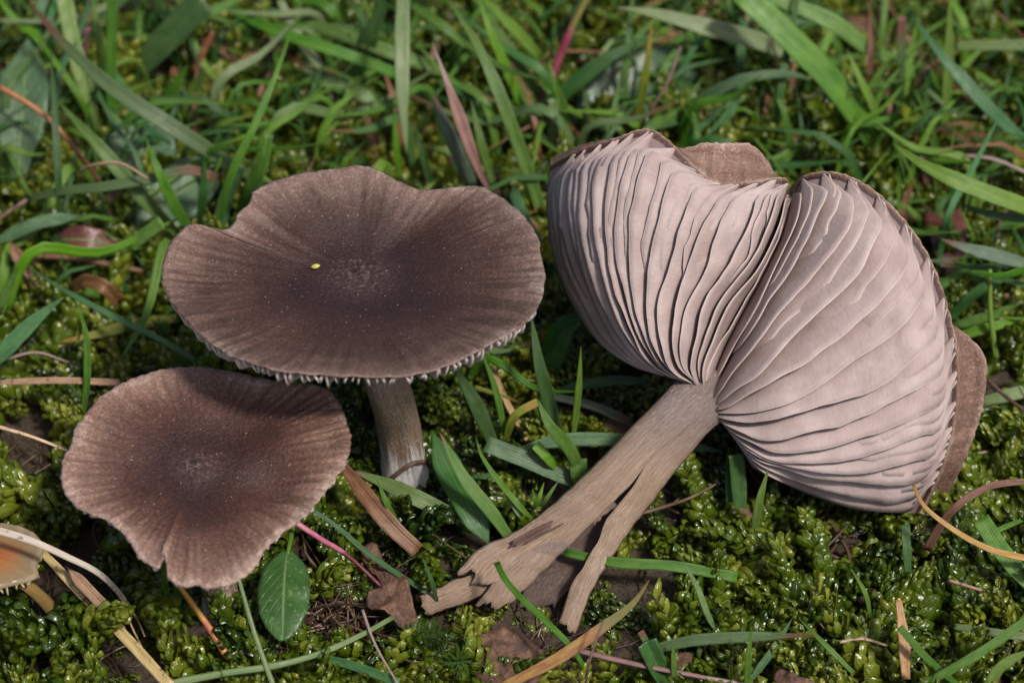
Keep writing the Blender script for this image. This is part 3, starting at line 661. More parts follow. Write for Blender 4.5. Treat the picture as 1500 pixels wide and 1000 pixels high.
B('short green blade beneath the thin crossing blade', 'green', 18, [(235,172,.3),(256,130,1.0),(275,96,1.5)])
B('short bright blade beside another short one under the thin crossing blade', 'fresh', 16, [(262,172,.3),(285,130,1.0),(302,98,1.6)])
B('orange dry stub among the blurred blades at the back', 'orange', 10, [(284,104,.4),(298,75,.9),(312,46,1.3)], end='stalk')
B('long blurred green blade lying level behind the thin crossing blade', 'green', 17, [(330,10,1.4),(420,52,1.6),(500,78,1.5),(585,110,1.0)], end='cut')
B('bent bright blade beneath the thin crossing blade', 'fresh', 12, [(305,205,.3),(325,182,.9),(372,168,1.2)], roll=.4)
B('pale blurred blade drooping at the back near the orange stub', 'pale', 14, [(410,0,1.5),(440,60,1.0),(470,100,.7),(490,160,.4)])
# --- behind, middle
B('light green blade hanging straight down with its tip above the large cap', 'pale', 22, [(591,-20,3.2),(589,73,2.8),(590,150,2.2),(596,226,1.5)], taper_base=.9)
B('dark curved blade beside the light hanging blade', 'dark', 28, [(510,120,.3),(538,65,1.2),(566,-10,2.2)])
B('long light green blade sloping down to the right side of the large cap', 'green', 20, [(798,322,.4),(762,220,1.6),(729,132,2.5),(699,66,3.0),(652,-6,3.4)], taper_base=.9)
B('bright blade crossing behind the long light sloping blade', 'fresh', 15, [(770,170,.4),(748,115,1.1),(720,50,1.9),(698,-10,2.4)])
B('bright green blade leaning towards the pink stalk', 'fresh', 17, [(800,96,.6),(754,44,1.5),(700,-10,2.3)])
B('mid green blade standing behind the long light sloping blade', 'green', 24, [(792,175,.2),(762,103,1.0),(720,28,1.8)])
B('narrow blade arching over the light hanging blade to the right', 'green', 14, [(604,8,2.0),(655,44,1.9),(700,86,1.4)])
B('withered mauve brown blade standing tall behind the large cap', 'mauve', 18, [(716,280,.9),(692,227,1.7),(677,183,2.2),(655,121,2.8),(633,62,3.2)], wid=[.5,.8,1.1,.7,.45])
B('grey green blade with dry tip beside the withered mauve blade', 'greytip', 20, [(692,272,.8),(672,228,1.4),(652,182,1.9),(632,134,2.2)])
B('slim green blade just right of the withered mauve blade', 'green', 12, [(722,270,.8),(704,205,1.6),(690,146,2.1)])
B('thick pink purple grass stalk leaning behind between the two big mushrooms', 'pink', 15, [(793,158,.4),(813,99,1.2),(836,44,2.0),(862,-8,2.6)], end='stalk', round_=True)
B('green blade tip in front of the thick pink purple stalk', 'green', 15, [(832,200,.4),(822,150,1.3),(812,122,1.7),(804,86,2.0)])
B('pale short upright blade left of the gilled cap', 'pale', 15, [(812,225,.2),(812,190,.8),(810,145,1.4)], end='cut')
B('slim yellow tipped blade standing before the dark broad leaf', 'yellow', 12, [(928,200,.6),(945,112,1.9),(956,27,2.8)])
B('thin brown twig crossing the dark broad leaf', 'twig', 6, [(938,186,.8),(955,158,1.3),(978,120,1.7),(997,68,2.1)], end='stalk', round_=True)
B('short green blade beside the thin brown twig', 'fresh', 7, [(948,192,.6),(963,168,1.0),(979,146,1.3)])
B('dark blade slanting over the dark broad leaf towards the pink stalk', 'dark', 23, [(758,196,.3),(817,143,1.2),(890,86,1.9),(968,44,2.2)])
B('slim bright blade above the middle of the large cap', 'fresh', 10, [(586,262,.5),(580,210,1.2),(576,158,1.7)])
B('dark slim blade above the dip in the large cap rim', 'dark', 11, [(632,275,.4),(620,230,1.0),(607,180,1.5)])
B('blurred level blade behind the light hanging blade', 'green', 20, [(440,32,1.0),(523,58,1.2),(580,80,1.1),(650,104,.7)], end='cut')
B('pale blurred flat blade behind the large cap', 'pale', 28, [(440,100,.5),(505,126,.7),(575,156,.5)], end='both')
# --- behind, right
B('very broad green blade slanting down behind the fallen mushroom', 'green', 38, [(1288,225,.3),(1225,128,1.5),(1155,55,2.3),(1085,-12,2.9)], taper_base=.6, end='cut')
B('broad pale blade with its tip near the yellow tipped blade', 'pale', 27, [(1175,88,.9),(1115,62,1.5),(1023,37,1.9),(950,18,2.1),(902,11,2.2)])
B('green blade passing behind the very broad slanting one', 'green', 25, [(1112,-10,2.3),(1225,37,1.8),(1270,70,1.4),(1355,106,.8)])
B('arched bluish blade springing above the gilled cap', 'blue', 17, [(975,196,.3),(1023,150,1.3),(1097,114,1.9),(1160,109,1.9),(1202,124,1.5)])
B('grey green blade under the arched bluish one', 'blue', 14, [(1028,212,.4),(1071,161,1.0),(1095,108,1.5)])
B('short bright pointed blade rising from the moss clump behind the right lobe', 'fresh', 12, [(1286,185,.7),(1280,161,1.1),(1262,121,1.7),(1240,72,2.2)])
B('long grey green blade sweeping down with its tip high at the back', 'blue', 20, [(1520,228,.9),(1427,136,1.9),(1372,73,2.4),(1335,21,2.7)], taper_base=.9)
B('slim upright blade with snapped tan tip', 'tipped', 13, [(1317,185,.4),(1320,88,1.6),(1321,24,2.3)], end='cut')
B('bright upright blade beside the snapped tan tipped one', 'fresh', 15, [(1383,188,.3),(1390,73,1.7),(1391,-10,2.6)])
B('pale level blade stub with cut end and pinkish base', 'pinktip', 17, [(1400,68,1.6),(1450,67,1.7),(1515,66,1.8)], end='cut')
B('fresh light green blade reaching in with its tip over the right lobe', 'fresh', 25, [(1530,312,1.9),(1460,288,2.3),(1408,268,2.5),(1353,242,2.6),(1306,210,2.6)], taper_base=.9)
B('small dark blade just below the fresh light one reaching in', 'dark', 13, [(1515,322,1.6),(1450,314,1.8),(1402,297,1.9)])
B('grey blade with shrivelled dark tip pointing at the gilled cap', 'greytip', 20, [(1515,390,1.0),(1445,371,1.3),(1405,360,1.4),(1378,350,1.5)])
B('thin level bluish blade behind the right lobe', 'blue', 8, [(1510,388,.6),(1430,392,.8),(1362,383,.9)])
B('bright slender upright stalk right of the fallen cap', 'fresh', 10, [(1459,524,.3),(1451,460,1.1),(1450,395,1.9)], end='stalk', round_=True)
B('dark blade crossing behind the bright slender stalk, uppermost of three', 'dark', 16, [(1388,468,.3),(1440,422,.8),(1510,388,1.1)])
B('green blade crossing behind the bright slender stalk, middle of three', 'green', 15, [(1390,480,.3),(1450,462,.6),(1500,442,.9)])
B('light green blade crossing the bright slender stalk, lowest of three', 'fresh', 15, [(1388,498,.4),(1440,482,.7),(1515,463,.9)])
B('thin reddish twig standing behind the grey shrivelled blade', 'twig', 5, [(1454,384,.5),(1460,340,1.0),(1484,284,1.5)], end='stalk', round_=True)
B('dark twig poking in beside the brown outer strip of the fallen cap', 'twig', 7, [(1446,556,.8),(1475,582,.9),(1515,612,1.0)], end='stalk', round_=True)
B('thin arched grey brown stem behind the right lobe', 'greytwig', 7, [(1325,236,.7),(1400,228,1.1),(1450,232,1.2),(1515,258,1.0)], end='stalk', round_=True)
B('pale wide blade lying on moss below the dark twig', 'pale', 19, [(1440,588,.2),(1480,578,.4),(1530,565,.5)], end='cut')
B('brown flat dry blade lying behind the three crossing blades', 'brown', 17, [(1375,440,.1),(1430,452,.2),(1515,462,.2)], end='cut')
# --- left middle
B('long thin green blade lying across the moss left of the large cap', 'blue', 9, [(290,530,.7),(240,500,1.0),(160,460,1.2),(92,424,1.2),(42,391,1.0)], taper_base=.9)
B('slender blade standing left of the smaller brown cap', 'green', 11, [(122,606,.4),(128,545,1.2),(124,480,1.9),(111,438,2.3)])
B('dark bluish blade rising to the long thin lying blade', 'blue', 24, [(-25,545,.6),(0,520,.9),(48,472,1.3),(93,435,1.6)])
B('short green blade above the dark bluish one at the edge', 'green', 17, [(-14,490,.4),(8,432,1.0),(29,386,1.5)])
B('yellowing blade lying flat left of the large cap', 'yellow', 17, [(260,466,.2),(192,476,.4),(140,490,.5),(86,501,.5)])
B('brown flat straw lying left of the smaller brown cap', 'tan', 10, [(-15,561,.9),(80,557,1.0),(175,560,.9)], end='cut')
B('thin tan straw poking at the rim of the smaller cap', 'straw', 7, [(-15,621,1.7),(48,640,1.6),(104,662,1.4)], end='stalk', round_=True)
B('brown curled dry blade on the moss', 'brown', 20, [(106,424,.4),(128,412,.8),(152,420,.9),(174,442,.5)], end='cut', fold=.5)
B('crumpled dark dry strip hanging at the edge', 'brown', 17, [(14,352,1.0),(30,382,.8),(46,402,.6),(76,436,.3)], end='both', fold=.5)
B('thin grey rootlet above the brown flat straw', 'greytwig', 5, [(8,526,.7),(52,516,.8),(102,531,.7)], end='stalk', round_=True)
B('dark wet blade lying level above the reddish dead leaf', 'blue', 19, [(-15,360,.6),(52,328,.9),(125,315,.9)], end='both')
B('green blade slanting up to the left shoulder of the large cap', 'green', 19, [(158,396,.1),(192,360,.6),(238,325,1.1)], end='cut')
B('thick dead brown stem lying level under the reddish leaf', 'brown', 13, [(-15,371,.3),(120,380,.4),(212,398,.3)], end='stalk', round_=True)
# --- centre
B('light green blade with pink tip lying at the foot of the upright stem', 'pinktip', 24, [(668,757,.35),(608,728,.7),(560,706,.9),(516,689,1.0)], taper_base=.9)
B('flat reddish brown dead blade beside the smaller brown cap', 'brown', 24, [(498,676,1.0),(538,728,.75),(579,776,.5),(612,806,.25)], end='cut', wid=[.7,1,1.1,.9], fold=.35)
B('magenta and dark red stalk running under the smaller brown cap', 'magenta', 9, [(432,764,1.2),(470,789,.95),(502,808,.7),(560,860,.3)], end='stalk', round_=True)
B('thin bluish blade running below the smaller cap to the torn stem', 'blue', 8, [(456,745,.9),(496,773,.7),(528,801,.55),(573,834,.4),(626,867,.3)], end='cut')
B('small upright shoot through the pink tipped blade', 'green', 9, [(583,768,.3),(566,736,.8),(552,701,1.2)])
B('broad dark ribbed leaf blade right of the upright stem', 'dark', 42, [(718,800,.25),(690,745,.6),(662,695,.9),(632,630,1.2)], end='both', cols=9, fold=.12)
B('green blade with pink tip leaning beside the broad dark ribbed one', 'pinktip', 20, [(748,790,.35),(720,750,.8),(680,700,1.4),(644,633,1.9)])
B('thin bright curved blade between the upright stem and the torn stem', 'fresh', 9, [(786,770,.4),(760,740,.8),(720,690,1.2),(703,662,1.4),(697,638,1.5)])
B('pale cut blade piece by the thin bright curved blade', 'pale', 9, [(772,768,.4),(756,745,.7),(739,714,.9)], end='cut')
B('tiny green sprout beside the torn stem, shortest of three', 'fresh', 6, [(790,742,.4),(790,730,.6),(797,706,.9)])
B('tiny green sprout beside the torn stem, middle of three', 'green', 6, [(792,744,.4),(802,728,.65),(818,704,.95)])
B('tiny green sprout beside the torn stem, leftmost leaning of three', 'green', 6, [(789,744,.4),(783,730,.6),(780,714,.8)])
B('dark green blade standing between the large cap and the gilled cap', 'dark', 20, [(818,640,.3),(802,582,1.0),(790,534,1.6),(778,462,2.2)], taper_base=.9)
B('broad dark blade behind, leaning up under the gilled cap', 'dark', 32, [(800,556,.3),(823,495,1.0),(848,436,1.6)])
B('slim bright upright blade in the dark gap between the mushrooms', 'fresh', 10, [(840,638,.7),(848,564,1.7),(851,507,2.4)])
B('pointed green blade leaning over the dark level blades', 'green', 20, [(850,690,.6),(832,654,1.1),(806,624,1.5),(786,583,1.8)])
B('dark bluish level blade passing behind the torn stem', 'blue', 20, [(735,664,.55),(820,645,.7),(910,644,.7),(1000,652,.6),(1075,664,.4)], end='both')
B('dark ribbed blade lying under the pointed green one', 'blue', 25, [(868,716,.3),(775,675,.6),(712,650,.8)], end='cut')
B('bluish blade lying under the gilled cap', 'blue', 15, [(800,580,.3),(865,561,.6),(965,558,.5)], end='both')
B('greyish blade below the bluish one under the gilled cap', 'greytip', 13, [(805,580,.4),(868,594,.55),(926,620,.35)], end='cut')
B('bent olive blade behind the pointed green one', 'yellow', 12, [(740,646,.4),(757,606,.9),(788,588,1.0)], end='cut')
B('slim green blade under the right edge of the large cap', 'green', 10, [(740,637,.4),(724,564,1.2),(704,512,1.7)])
B('broad dark blade hanging under the large cap rim', 'dark', 22, [(722,648,.4),(696,590,1.1),(664,535,1.7)])
B('dry tan stalk among the blades under the large cap', 'tan', 10, [(716,522,.7),(739,582,.5),(774,645,.25)], end='stalk', wid=[.7,1,1.2,1.5])
B('olive stalk lying level under the large cap', 'yellow', 8, [(696,567,.5),(730,578,.5),(764,590,.5)], end='stalk', round_=True)
B('short cut blade beside the pointed green one', 'fresh', 15, [(816,686,.5),(800,668,.8),(784,651,.95)], end='cut')
B('stubby broad cut blade at the edge of the torn stem', 'green', 26, [(850,712,.4),(848,690,.65),(846,672,.8)], end='cut')
# --- foreground
B('thin green blade hooked over the torn stem', 'green', 9, [(862,985,.45),(832,942,.85),(800,910,1.0),(760,872,1.1),(738,845,1.15),(728,824,1.1)], end='cut')
B('long speckled pale green stalk lying across the foreground soil', 'pale', 13, [(235,1004,.55),(330,985,.6),(400,975,.6),(464,958,.6),(528,930,.5),(575,904,.35)], end='stalk', round_=True)
B('curved red and yellow blade in front of the torn stem', 'redyel', 18, [(735,1006,.5),(820,962,.8),(880,920,1.0),(930,880,1.15),(952,848,1.25)])
B('thin brown rootlet hanging in front of the crumbled leaf', 'greytwig', 5, [(531,893,.6),(548,940,.55),(582,1000,.5)], end='stalk', round_=True)
B('bluish blade lying below the speckled stalk', 'blue', 14, [(470,962,.25),(528,978,.35),(585,1000,.4)], end='cut')
B('dark cut blade standing under the gilled cap', 'dark', 23, [(1084,752,.2),(1082,712,.7),(1078,665,1.2)], end='cut')
B('narrow dark blade beside the dark cut one under the gilled cap', 'dark', 11, [(1068,742,.2),(1068,700,.7),(1070,665,1.1)], end='cut')
B('bright folded blade tip touching the lower gills', 'fresh', 13, [(1104,785,.3),(1113,730,1.1),(1126,684,1.7)])
B('thin pale stalk standing in the moss right of the torn stem', 'pale', 9, [(1056,932,.3),(1040,907,.6),(1020,857,1.0),(998,818,1.3)])
B('flat green blade emerging from behind the torn stem', 'green', 16, [(826,808,.45),(900,823,.5),(980,828,.5),(1080,845,.35)], end='cut')
B('pale green level blade with scuffed brown edge in the foreground moss', 'tipped', 17, [(942,956,.6),(1000,940,.8),(1100,932,.85),(1195,930,.7)], end='tip', taper_base=.9)
B('dark upright blade crossing the pale scuffed level blade', 'green', 10, [(1094,1010,.4),(1096,965,1.0),(1101,916,1.5)])
B('bluish blade leaning beneath the pale scuffed level blade', 'blue', 11, [(1098,996,.3),(1133,950,.6),(1160,906,.8)])
B('long green blade rising at the lower corner', 'green', 14, [(1345,1006,.7),(1433,957,1.2),(1515,900,1.6)], end='cut')
B('pale flat blade behind the long corner blade', 'pale', 12, [(1398,917,.5),(1450,925,.6),(1515,934,.6)], end='cut')
B('golden dry flat straw standing in the moss', 'gold', 16, [(1327,994,.4),(1323,930,.8),(1316,878,1.1)], end='cut', wid=[1,1.1,.9,.5])
B('green blade crossing the golden flat straw', 'green', 11, [(1402,1002,.4),(1357,963,.8),(1318,918,1.2)], end='cut')
B('bright curved blade at the corner under the long green one', 'fresh', 16, [(1442,1012,.5),(1462,980,.8),(1515,948,1.1)])
B('broad green blade with cut end lying on the moss', 'green', 27, [(1520,868,.3),(1467,807,.6),(1436,760,.8)], end='cut')
B('arched reddish brown dry blade over the moss', 'brown', 13, [(1358,805,.4),(1373,777,.8),(1402,740,1.3),(1450,712,1.6),(1515,704,1.6)], end='stalk', fold=.4)
B('golden dry stalk leaning on the lowest gills', 'gold', 10, [(1515,820,.8),(1447,803,1.1),(1393,773,1.4),(1353,740,1.6),(1337,708,1.75)], end='stalk', wid=[1,1,1,.9,.7])
B('dark short blade in the moss below the cap edge', 'dark', 13, [(1330,838,.3),(1328,800,.6),(1326,768,.8)], end='cut')
B('thin crooked twig on the moss right of the torn stem', 'twig', 6, [(938,752,.5),(985,738,.6),(1008,730,.7),(1048,709,.8)], end='stalk', round_=True)
B('dark ribbed folded blade stump in the foreground', 'dark', 30, [(982,1008,.2),(960,968,.6),(946,938,.9)], end='cut', fold=.5, cols=9)
B('small brown tipped stub above the ribbed blade stump', 'tipped', 10, [(958,956,.6),(948,942,.8),(938,924,1.0)], end='cut')
B('pinkish brown dry stalk lying in the foreground', 'mauve', 10, [(845,952,.5),(920,970,.55),(1017,989,.5),(1090,1002,.4)], end='stalk', round_=True)
B('thin dark twig crossing the red and yellow blade', 'twig', 5, [(857,1006,.6),(865,962,1.2),(884,907,1.5)], end='stalk', round_=True)
B('small upright green blade behind the ribbed blade stump', 'green', 9, [(988,1006,.3),(987,970,.7),(985,938,1.0)])
B('thick yellow straw lying down to the lower corner', 'straw', 16, [(60,806,.9),(112,860,.8),(157,905,.75),(210,961,.7),(252,1008,.7)], end='cut')
B('pinkish papery sheath lying on the thick yellow straw', 'tan', 17, [(96,828,1.1),(134,868,1.0),(184,920,.9)], end='both', fold=.4)
B('bleached white straw arching over the orange cap', 'white', 11, [(-20,772,1.85),(42,790,1.75),(98,815,1.5),(146,840,1.2),(179,874,.8),(195,900,.4)], end='stalk')
B('frayed dry fibre by the thick yellow straw, longer of two', 'tan', 4, [(180,878,.8),(192,915,.7),(208,948,.65)], end='stalk', round_=True)
B('frayed dry fibre by the thick yellow straw, shorter of two', 'tan', 4, [(186,885,.8),(203,910,.75),(212,932,.7)], end='stalk', round_=True)
B('orange red stalk leaning out under the lobed smaller cap', 'redstem', 12, [(348,985,.3),(300,910,.75),(258,852,1.25)], end='stalk', round_=True)
B('thin pale green stalk below the lobed smaller cap', 'pale', 9, [(400,1004,.5),(372,925,.9),(349,845,1.4)], end='stalk', round_=True)
B('short green blade showing through the notch of the smaller cap', 'green', 10, [(245,905,.3),(242,860,.9),(237,812,1.5)])
B('blackish rootlet strapped across the pale foot of the upright stem', 'twig', 8, [(572,702,.5),(586,690,.72),(603,679,.85),(622,676,.75),(630,684,.5)], end='stalk', round_=True)
B('dark blade standing beneath the smaller cap', 'dark', 12, [(262,915,.2),(260,880,.6),(258,845,1.0)], end='cut')

B('slim green blade lying on the moss beyond the bluish leaning blade', 'green', 8, [(1250,985,.3),(1215,950,.55),(1170,905,.6)])
B('fine bright shoot curving out of the moss below the lowest gills', 'fresh', 7, [(1275,905,.3),(1268,870,.7),(1245,830,1.0)])
B('fine green blade lying beside the cut broad blade on the moss', 'green', 8, [(1500,760,.4),(1465,775,.6),(1420,800,.5)])
B('short dry straw lying across the moss near the golden flat straw', 'straw', 6, [(1230,940,.45),(1260,935,.5),(1300,945,.45)], end='stalk', round_=True)
B('thin tan straw half sunk in the moss under the arched brown blade', 'tan', 6, [(1390,850,.45),(1430,862,.5),(1480,880,.45)], end='stalk', round_=True)
B('fine dark blade rising by the crumbled rust brown leaf', 'dark', 7, [(640,880,.2),(632,850,.6),(618,815,.9)])
# ------------------------------------------------------------------ broad leaves
def broad_leaf(label, mat, pts, w, widths, name='leaf', cat='leaf', fold=.12, roll=0, stalk=None, droop=0.0):
    P = np.array([pt(*p) for p in pts]); _, _, z = proj(P.mean(0)); w = w*z/4000.0
    n, nc = 26, 11; C = crv(P, n); T = nrm(np.gradient(C, axis=0)); t = np.linspace(0, 1, n)
    N0 = np.array([math.sin(roll), -.55, .8]); sd = nrm(np.cross(T, np.broadcast_to(N0, T.shape))); nn = np.cross(sd, T)
    wc_ = crv(np.stack([np.linspace(0, 1, len(widths)), widths], 1), 200); hw = np.interp(t, wc_[:, 0], wc_[:, 1])*w/2
    xs = np.linspace(-1, 1, nc); wv = np.array([[.06*math.sin(i*.9+x*3)*abs(x) for x in xs] for i in range(n)])
    grid = C[:, None] + sd[:, None]*(xs[None, :, None]*hw[:, None, None]) + nn[:, None]*((fold*np.abs(xs)[None, :] + wv - droop*xs[None, :]**2)*hw[:, None])[..., None]
    V, F, UV = shell(grid, .025)
    root = tag(empty(name, P[0]), label, cat)
    link('leaf_blade', make_mesh('leaf_blade', V, F, M[mat], UV, origin=P[0]), parent=root)
    if stalk:
        Q = np.array([pt(*p) for p in stalk]); link('leaf_stalk', blade_mesh(Q, .09, M['fresh'], n=12, end='stalk', round_=True, origin=P[0]), parent=root)
    else:
        q = C[:-3] + nn[:-3]*.012; link('midrib', blade_mesh(q, .055, M['pale'], n=14, end='stalk', round_=True, origin=P[0]), parent=root)
    return root
broad_leaf('oval glossy green leaf hanging on its stalk below the smaller cap', 'leaf', [(421,806,.95),(417,845,.95),(415,890,.85),(414,938,.7)], 76, [.16,.70,.96,1.0,.95,.70,.14], stalk=[(429,770,.9),(426,788,.98),(421,812,.96)], droop=.18)
broad_leaf('pointed broad leaf with pale midrib at the back edge', 'leafgrey', [(28,275,.4),(28,215,.9),(34,140,1.4),(42,56,1.7)], 78, [.15,.55,.95,1.0,.6,.03])
broad_leaf('greyish wet broad leaf under the slanting brown tipped blade', 'leafgrey', [(190,262,.25),(205,225,.5),(228,175,.8)], 105, [.4,.95,1.0,.8,.3])
broad_leaf('wide pale green leaf just left of the cap notch', 'leafgrey', [(205,345,.2),(250,295,.5),(315,240,.8)], 85, [.2,.8,1.0,.9,.2])
broad_leaf('large dark broad leaf behind the gilled cap', 'leafdark', [(838,196,.3),(890,150,.6),(950,115,.8),(1010,92,.8)], 92, [.1,.75,1.0,.9,.55])
broad_leaf('dark red dead leaf behind the fallen mushroom', 'leafred', [(1100,195,.2),(1150,212,.4),(1195,225,.3)], 60, [.5,1,.9,.4])
broad_leaf('dark brown wet dead leaf right of the gilled cap', 'leafred', [(1375,300,.2),(1388,345,.4),(1392,392,.2)], 60, [.3,1,.9,.5])
broad_leaf('reddish dead leaf lying left of the large cap', 'leafred', [(80,352,.3),(125,352,.5),(172,360,.3)], 42, [.5,1,.95,.5])
broad_leaf('yellow brown wet dead leaf lying in the gap under the gilled cap', 'leafbrown', [(862,620,.05),(890,617,.2),(925,628,.05)], 40, [.5,1,.9,.4])
broad_leaf('rusty dead leaf lying at the back under the green blades', 'leafbrown', [(1020,25,.3),(1080,28,.5),(1150,22,.4)], 30, [.5,1,.9,.5])
broad_leaf('long rusty dead leaf lying at the back behind the short pointed blade', 'leafbrown', [(1230,30,.3),(1290,55,.4),(1360,80,.3)], 40, [.4,1,.9,.3])

# crumbled dead leaf
def crumpled(name, label, mat, poly, h, cat, seed, amp=.12, th=.04):
    c = np.mean(poly, axis=0); P0 = pt(c[0], c[1], h-.1); n = 40; ring = crv(np.array(poly, float), n, True); grid = np.zeros((n+1, 9, 3))
    for i in range(n+1):
        for j in range(9):
            r = j/8*.985+.015; p = c + (ring[i % n]-c)*r; q = pt(p[0], p[1], h)
            q[2] += amp*2.0*mnoise.noise(Vector((q[0]*1.8+seed, q[1]*1.8, 0))) + amp*mnoise.noise(Vector((q[0]*5+seed, q[1]*5, 4))); grid[i, j] = q
    V, F, UV = shell(grid, th)
    return tag(link(name, make_mesh(name, V, F, M[mat], UV, origin=P0), P0), label, cat)
crumpled('dead_leaf', 'crumbled rust brown dead leaf between the smaller cap and the torn stem', 'bark', [(530,795),(545,790),(560,808),(568,830),(592,845),(605,880),(610,905),(590,915),(565,895),(538,885),(540,868),(560,860),(548,835),(532,820)], .45, 'leaf', 3)
crumpled('bark_fragment', 'rough brown bark crumb at the bottom moss edge', 'bark', [(1135,985),(1150,978),(1165,990),(1190,996),(1200,1010),(1140,1012)], .5, 'bark', 9, th=.1)
crumpled('soil_clod', 'brown soil clod among the moss below the torn stem', 'bark', [(690,945),(730,925),(775,935),(800,965),(790,1000),(720,1010),(690,980)], .18, 'soil', 14, amp=.15)
crumpled('seed_capsule', 'small brown papery capsule near the ribbed blade stump', 'bark', [(985,966),(1000,958),(1012,960),(1014,968),(1000,978),(987,976)], .55, 'capsule', 17, amp=.03, th=.06)
crumpled('soil_clod', 'pinkish brown crumb at the foot of the dark cut blade', 'bark', [(1072,752),(1085,745),(1100,752),(1098,775),(1080,780)], .35, 'soil', 19, amp=.1, th=.1)

# ------------------------------------------------------------------ moss
def moss_geo(r, L, rad, nleaf, nu, nvv, narrow=False, curve=None):
    """one moss shoot along +x, overlapping cupped leaves; returns verts, faces, uv"""
    V = []; F = []; UV = []
    c1, c2 = r.uniform(-.5, .5), r.uniform(.1, .7)
    def ax(s): return np.array([s, c1*s*s/L*.5, c2*s*s/L*.5 + .0])
    for k in range(nleaf):
        s0 = L*(k/nleaf)**.95; th0 = k*2.39996 + r.uniform(-.3, .3)
        tipf = 1 - .55*(k/nleaf)**4
        ll = (.20 if not narrow else .30)*r.uniform(.65, 1.4)*tipf; wr = (.78 if not narrow else .28)*r.uniform(.85, 1.15); R0 = rad*tipf*r.uniform(.85, 1.2)
        flare = r.uniform(.55, 1.55); tw_ = r.uniform(-.5, .5); o = len(V)
        for i in range(nvv):
            v = i/(nvv-1); wv_ = (math.sin(math.pi*min(1, (v*.93+.07))**.62) if not narrow else (1-v)**.6)
            for j in range(nu):
                u = 2*j/(nu-1)-1
                if narrow: Rr = .02 + R0*1.9*v; sx = s0 + ll*.75*v
                else: Rr = R0*(.3 + .95*math.sin(v*2.2)*flare)*(1 - .22*u*u); sx = s0 + ll*v - .03
                a = th0 + tw_*v + u*wr*wv_*(1 if not narrow else (1.2-v))
                b = ax(min(sx, L*1.02)); V.append(b + np.array([max(0, sx-L*1.02)*.6, math.cos(a)*Rr, math.sin(a)*Rr])); UV.append(((u+1)/2, v))
        for i in range(nvv-1):
            for j in range(nu-1): q = o+i*nu+j; F.append([q, q+1, q+nu+1, q+nu])
    return np.array(V), F, np.array(UV)
mr = np.random.RandomState(77)
def moss_place(px, py):
    if py > 720 and px < 270: return 'beside the straws and the orange cap'
    if py > 760 and px < 560: return 'on the litter below the smaller brown cap'
    if px < 300: return 'on the ground left of the big dished cap'
    if py > 900 and px < 900: return 'before the torn end of the split stem'
    if px < 900 and py > 480: return 'between upright stem and split stem'
    if px > 1385 and py < 770: return 'beyond the outer edge of the fallen cap'
    if py > 720 and px < 1200: return 'between the split stem and the fallen cap'
    if py > 720: return 'spreading before the lowest gills of the fallen cap'
    return 'in the grass behind the mushrooms'
def tag_moss(o, px, py):
    w = moss_place(px, py); tag(o, 'wet green moss shoot of cupped leaves ' + w, 'moss', 'moss shoots ' + w)
protos = []
for k in range(14):
    L = mr.uniform(.9, 1.9); V, F, UV = moss_geo(mr, L, mr.uniform(.13, .20), int(58*L), 5, 5)
    protos.append(make_mesh('moss_shoot', V, F, M['moss'], UV))
star = []
for k in range(5):
    L = mr.uniform(.5, .9); V, F, UV = moss_geo(mr, L, .2, 44, 3, 4, narrow=True); star.append(make_mesh('star_moss_shoot', V, F, M['moss2'], UV))
lowres = [moss_geo(mr, mr.uniform(.8, 1.6), mr.uniform(.12, .19), 44, 3, 4) for _ in range(8)]
bare = [(30,690,55),(1185,795,45),(505,870,60),(745,975,50),(60,925,30),(560,960,35),(470,900,35)]
keepout3 = [(1045,800,0)]
def rotm(yaw, pitch, roll):
    cy, sy = math.cos(yaw), math.sin(yaw); cp, sp = math.cos(pitch), math.sin(pitch); cr, sr = math.cos(roll), math.sin(roll)
    Rz = np.array([[cy, -sy, 0], [sy, cy, 0], [0, 0, 1]]); Ry = np.array([[cp, 0, -sp], [0, 1, 0], [sp, 0, cp]]); Rx = np.array([[1, 0, 0], [0, cr, -sr], [0, sr, cr]])
    return Rz @ Ry @ Rx
SC = [np.array([(1030,560),(1110,620),(1010,720),(925,880),(925,1040),(740,1040),(740,950),(640,970),(570,920),(600,850),(760,750),(900,620)]), np.array([(40,780),(110,830),(290,1020),(200,1020),(40,850)]), np.array([(560,660),(640,680),(640,740),(560,740)])]
def inside(x, y, P):
    c = False; j = len(P)-1
    for i in range(len(P)):
        if (P[i, 1] > y) != (P[j, 1] > y) and x < (P[j, 0]-P[i, 0])*(y-P[i, 1])/(P[j, 1]-P[i, 1])+P[i, 0]: c = not c
        j = i
    return c
def stemclear(px, py): return any(inside(px, py, q) for q in SC)
spots = []
for k in range(3300):
    x = mr.uniform(-12.5, 12.5); y = mr.uniform(-9, 16); z = gz(x, y)
    px, py, zz = proj(np.array([x, y, z]))
    if any((px-a)**2 + (py-b)**2 < c*c*mr.uniform(.5, 1.4) for a, b, c in bare): continue
    if py < 480 and mr.rand() < .25: continue
    if stemclear(px, py): z -= .13
    spots.append((x, y, z, px, py))
inview = [s for s in spots if 0 < s[3] < 1500 and 120 < s[4] < 995]
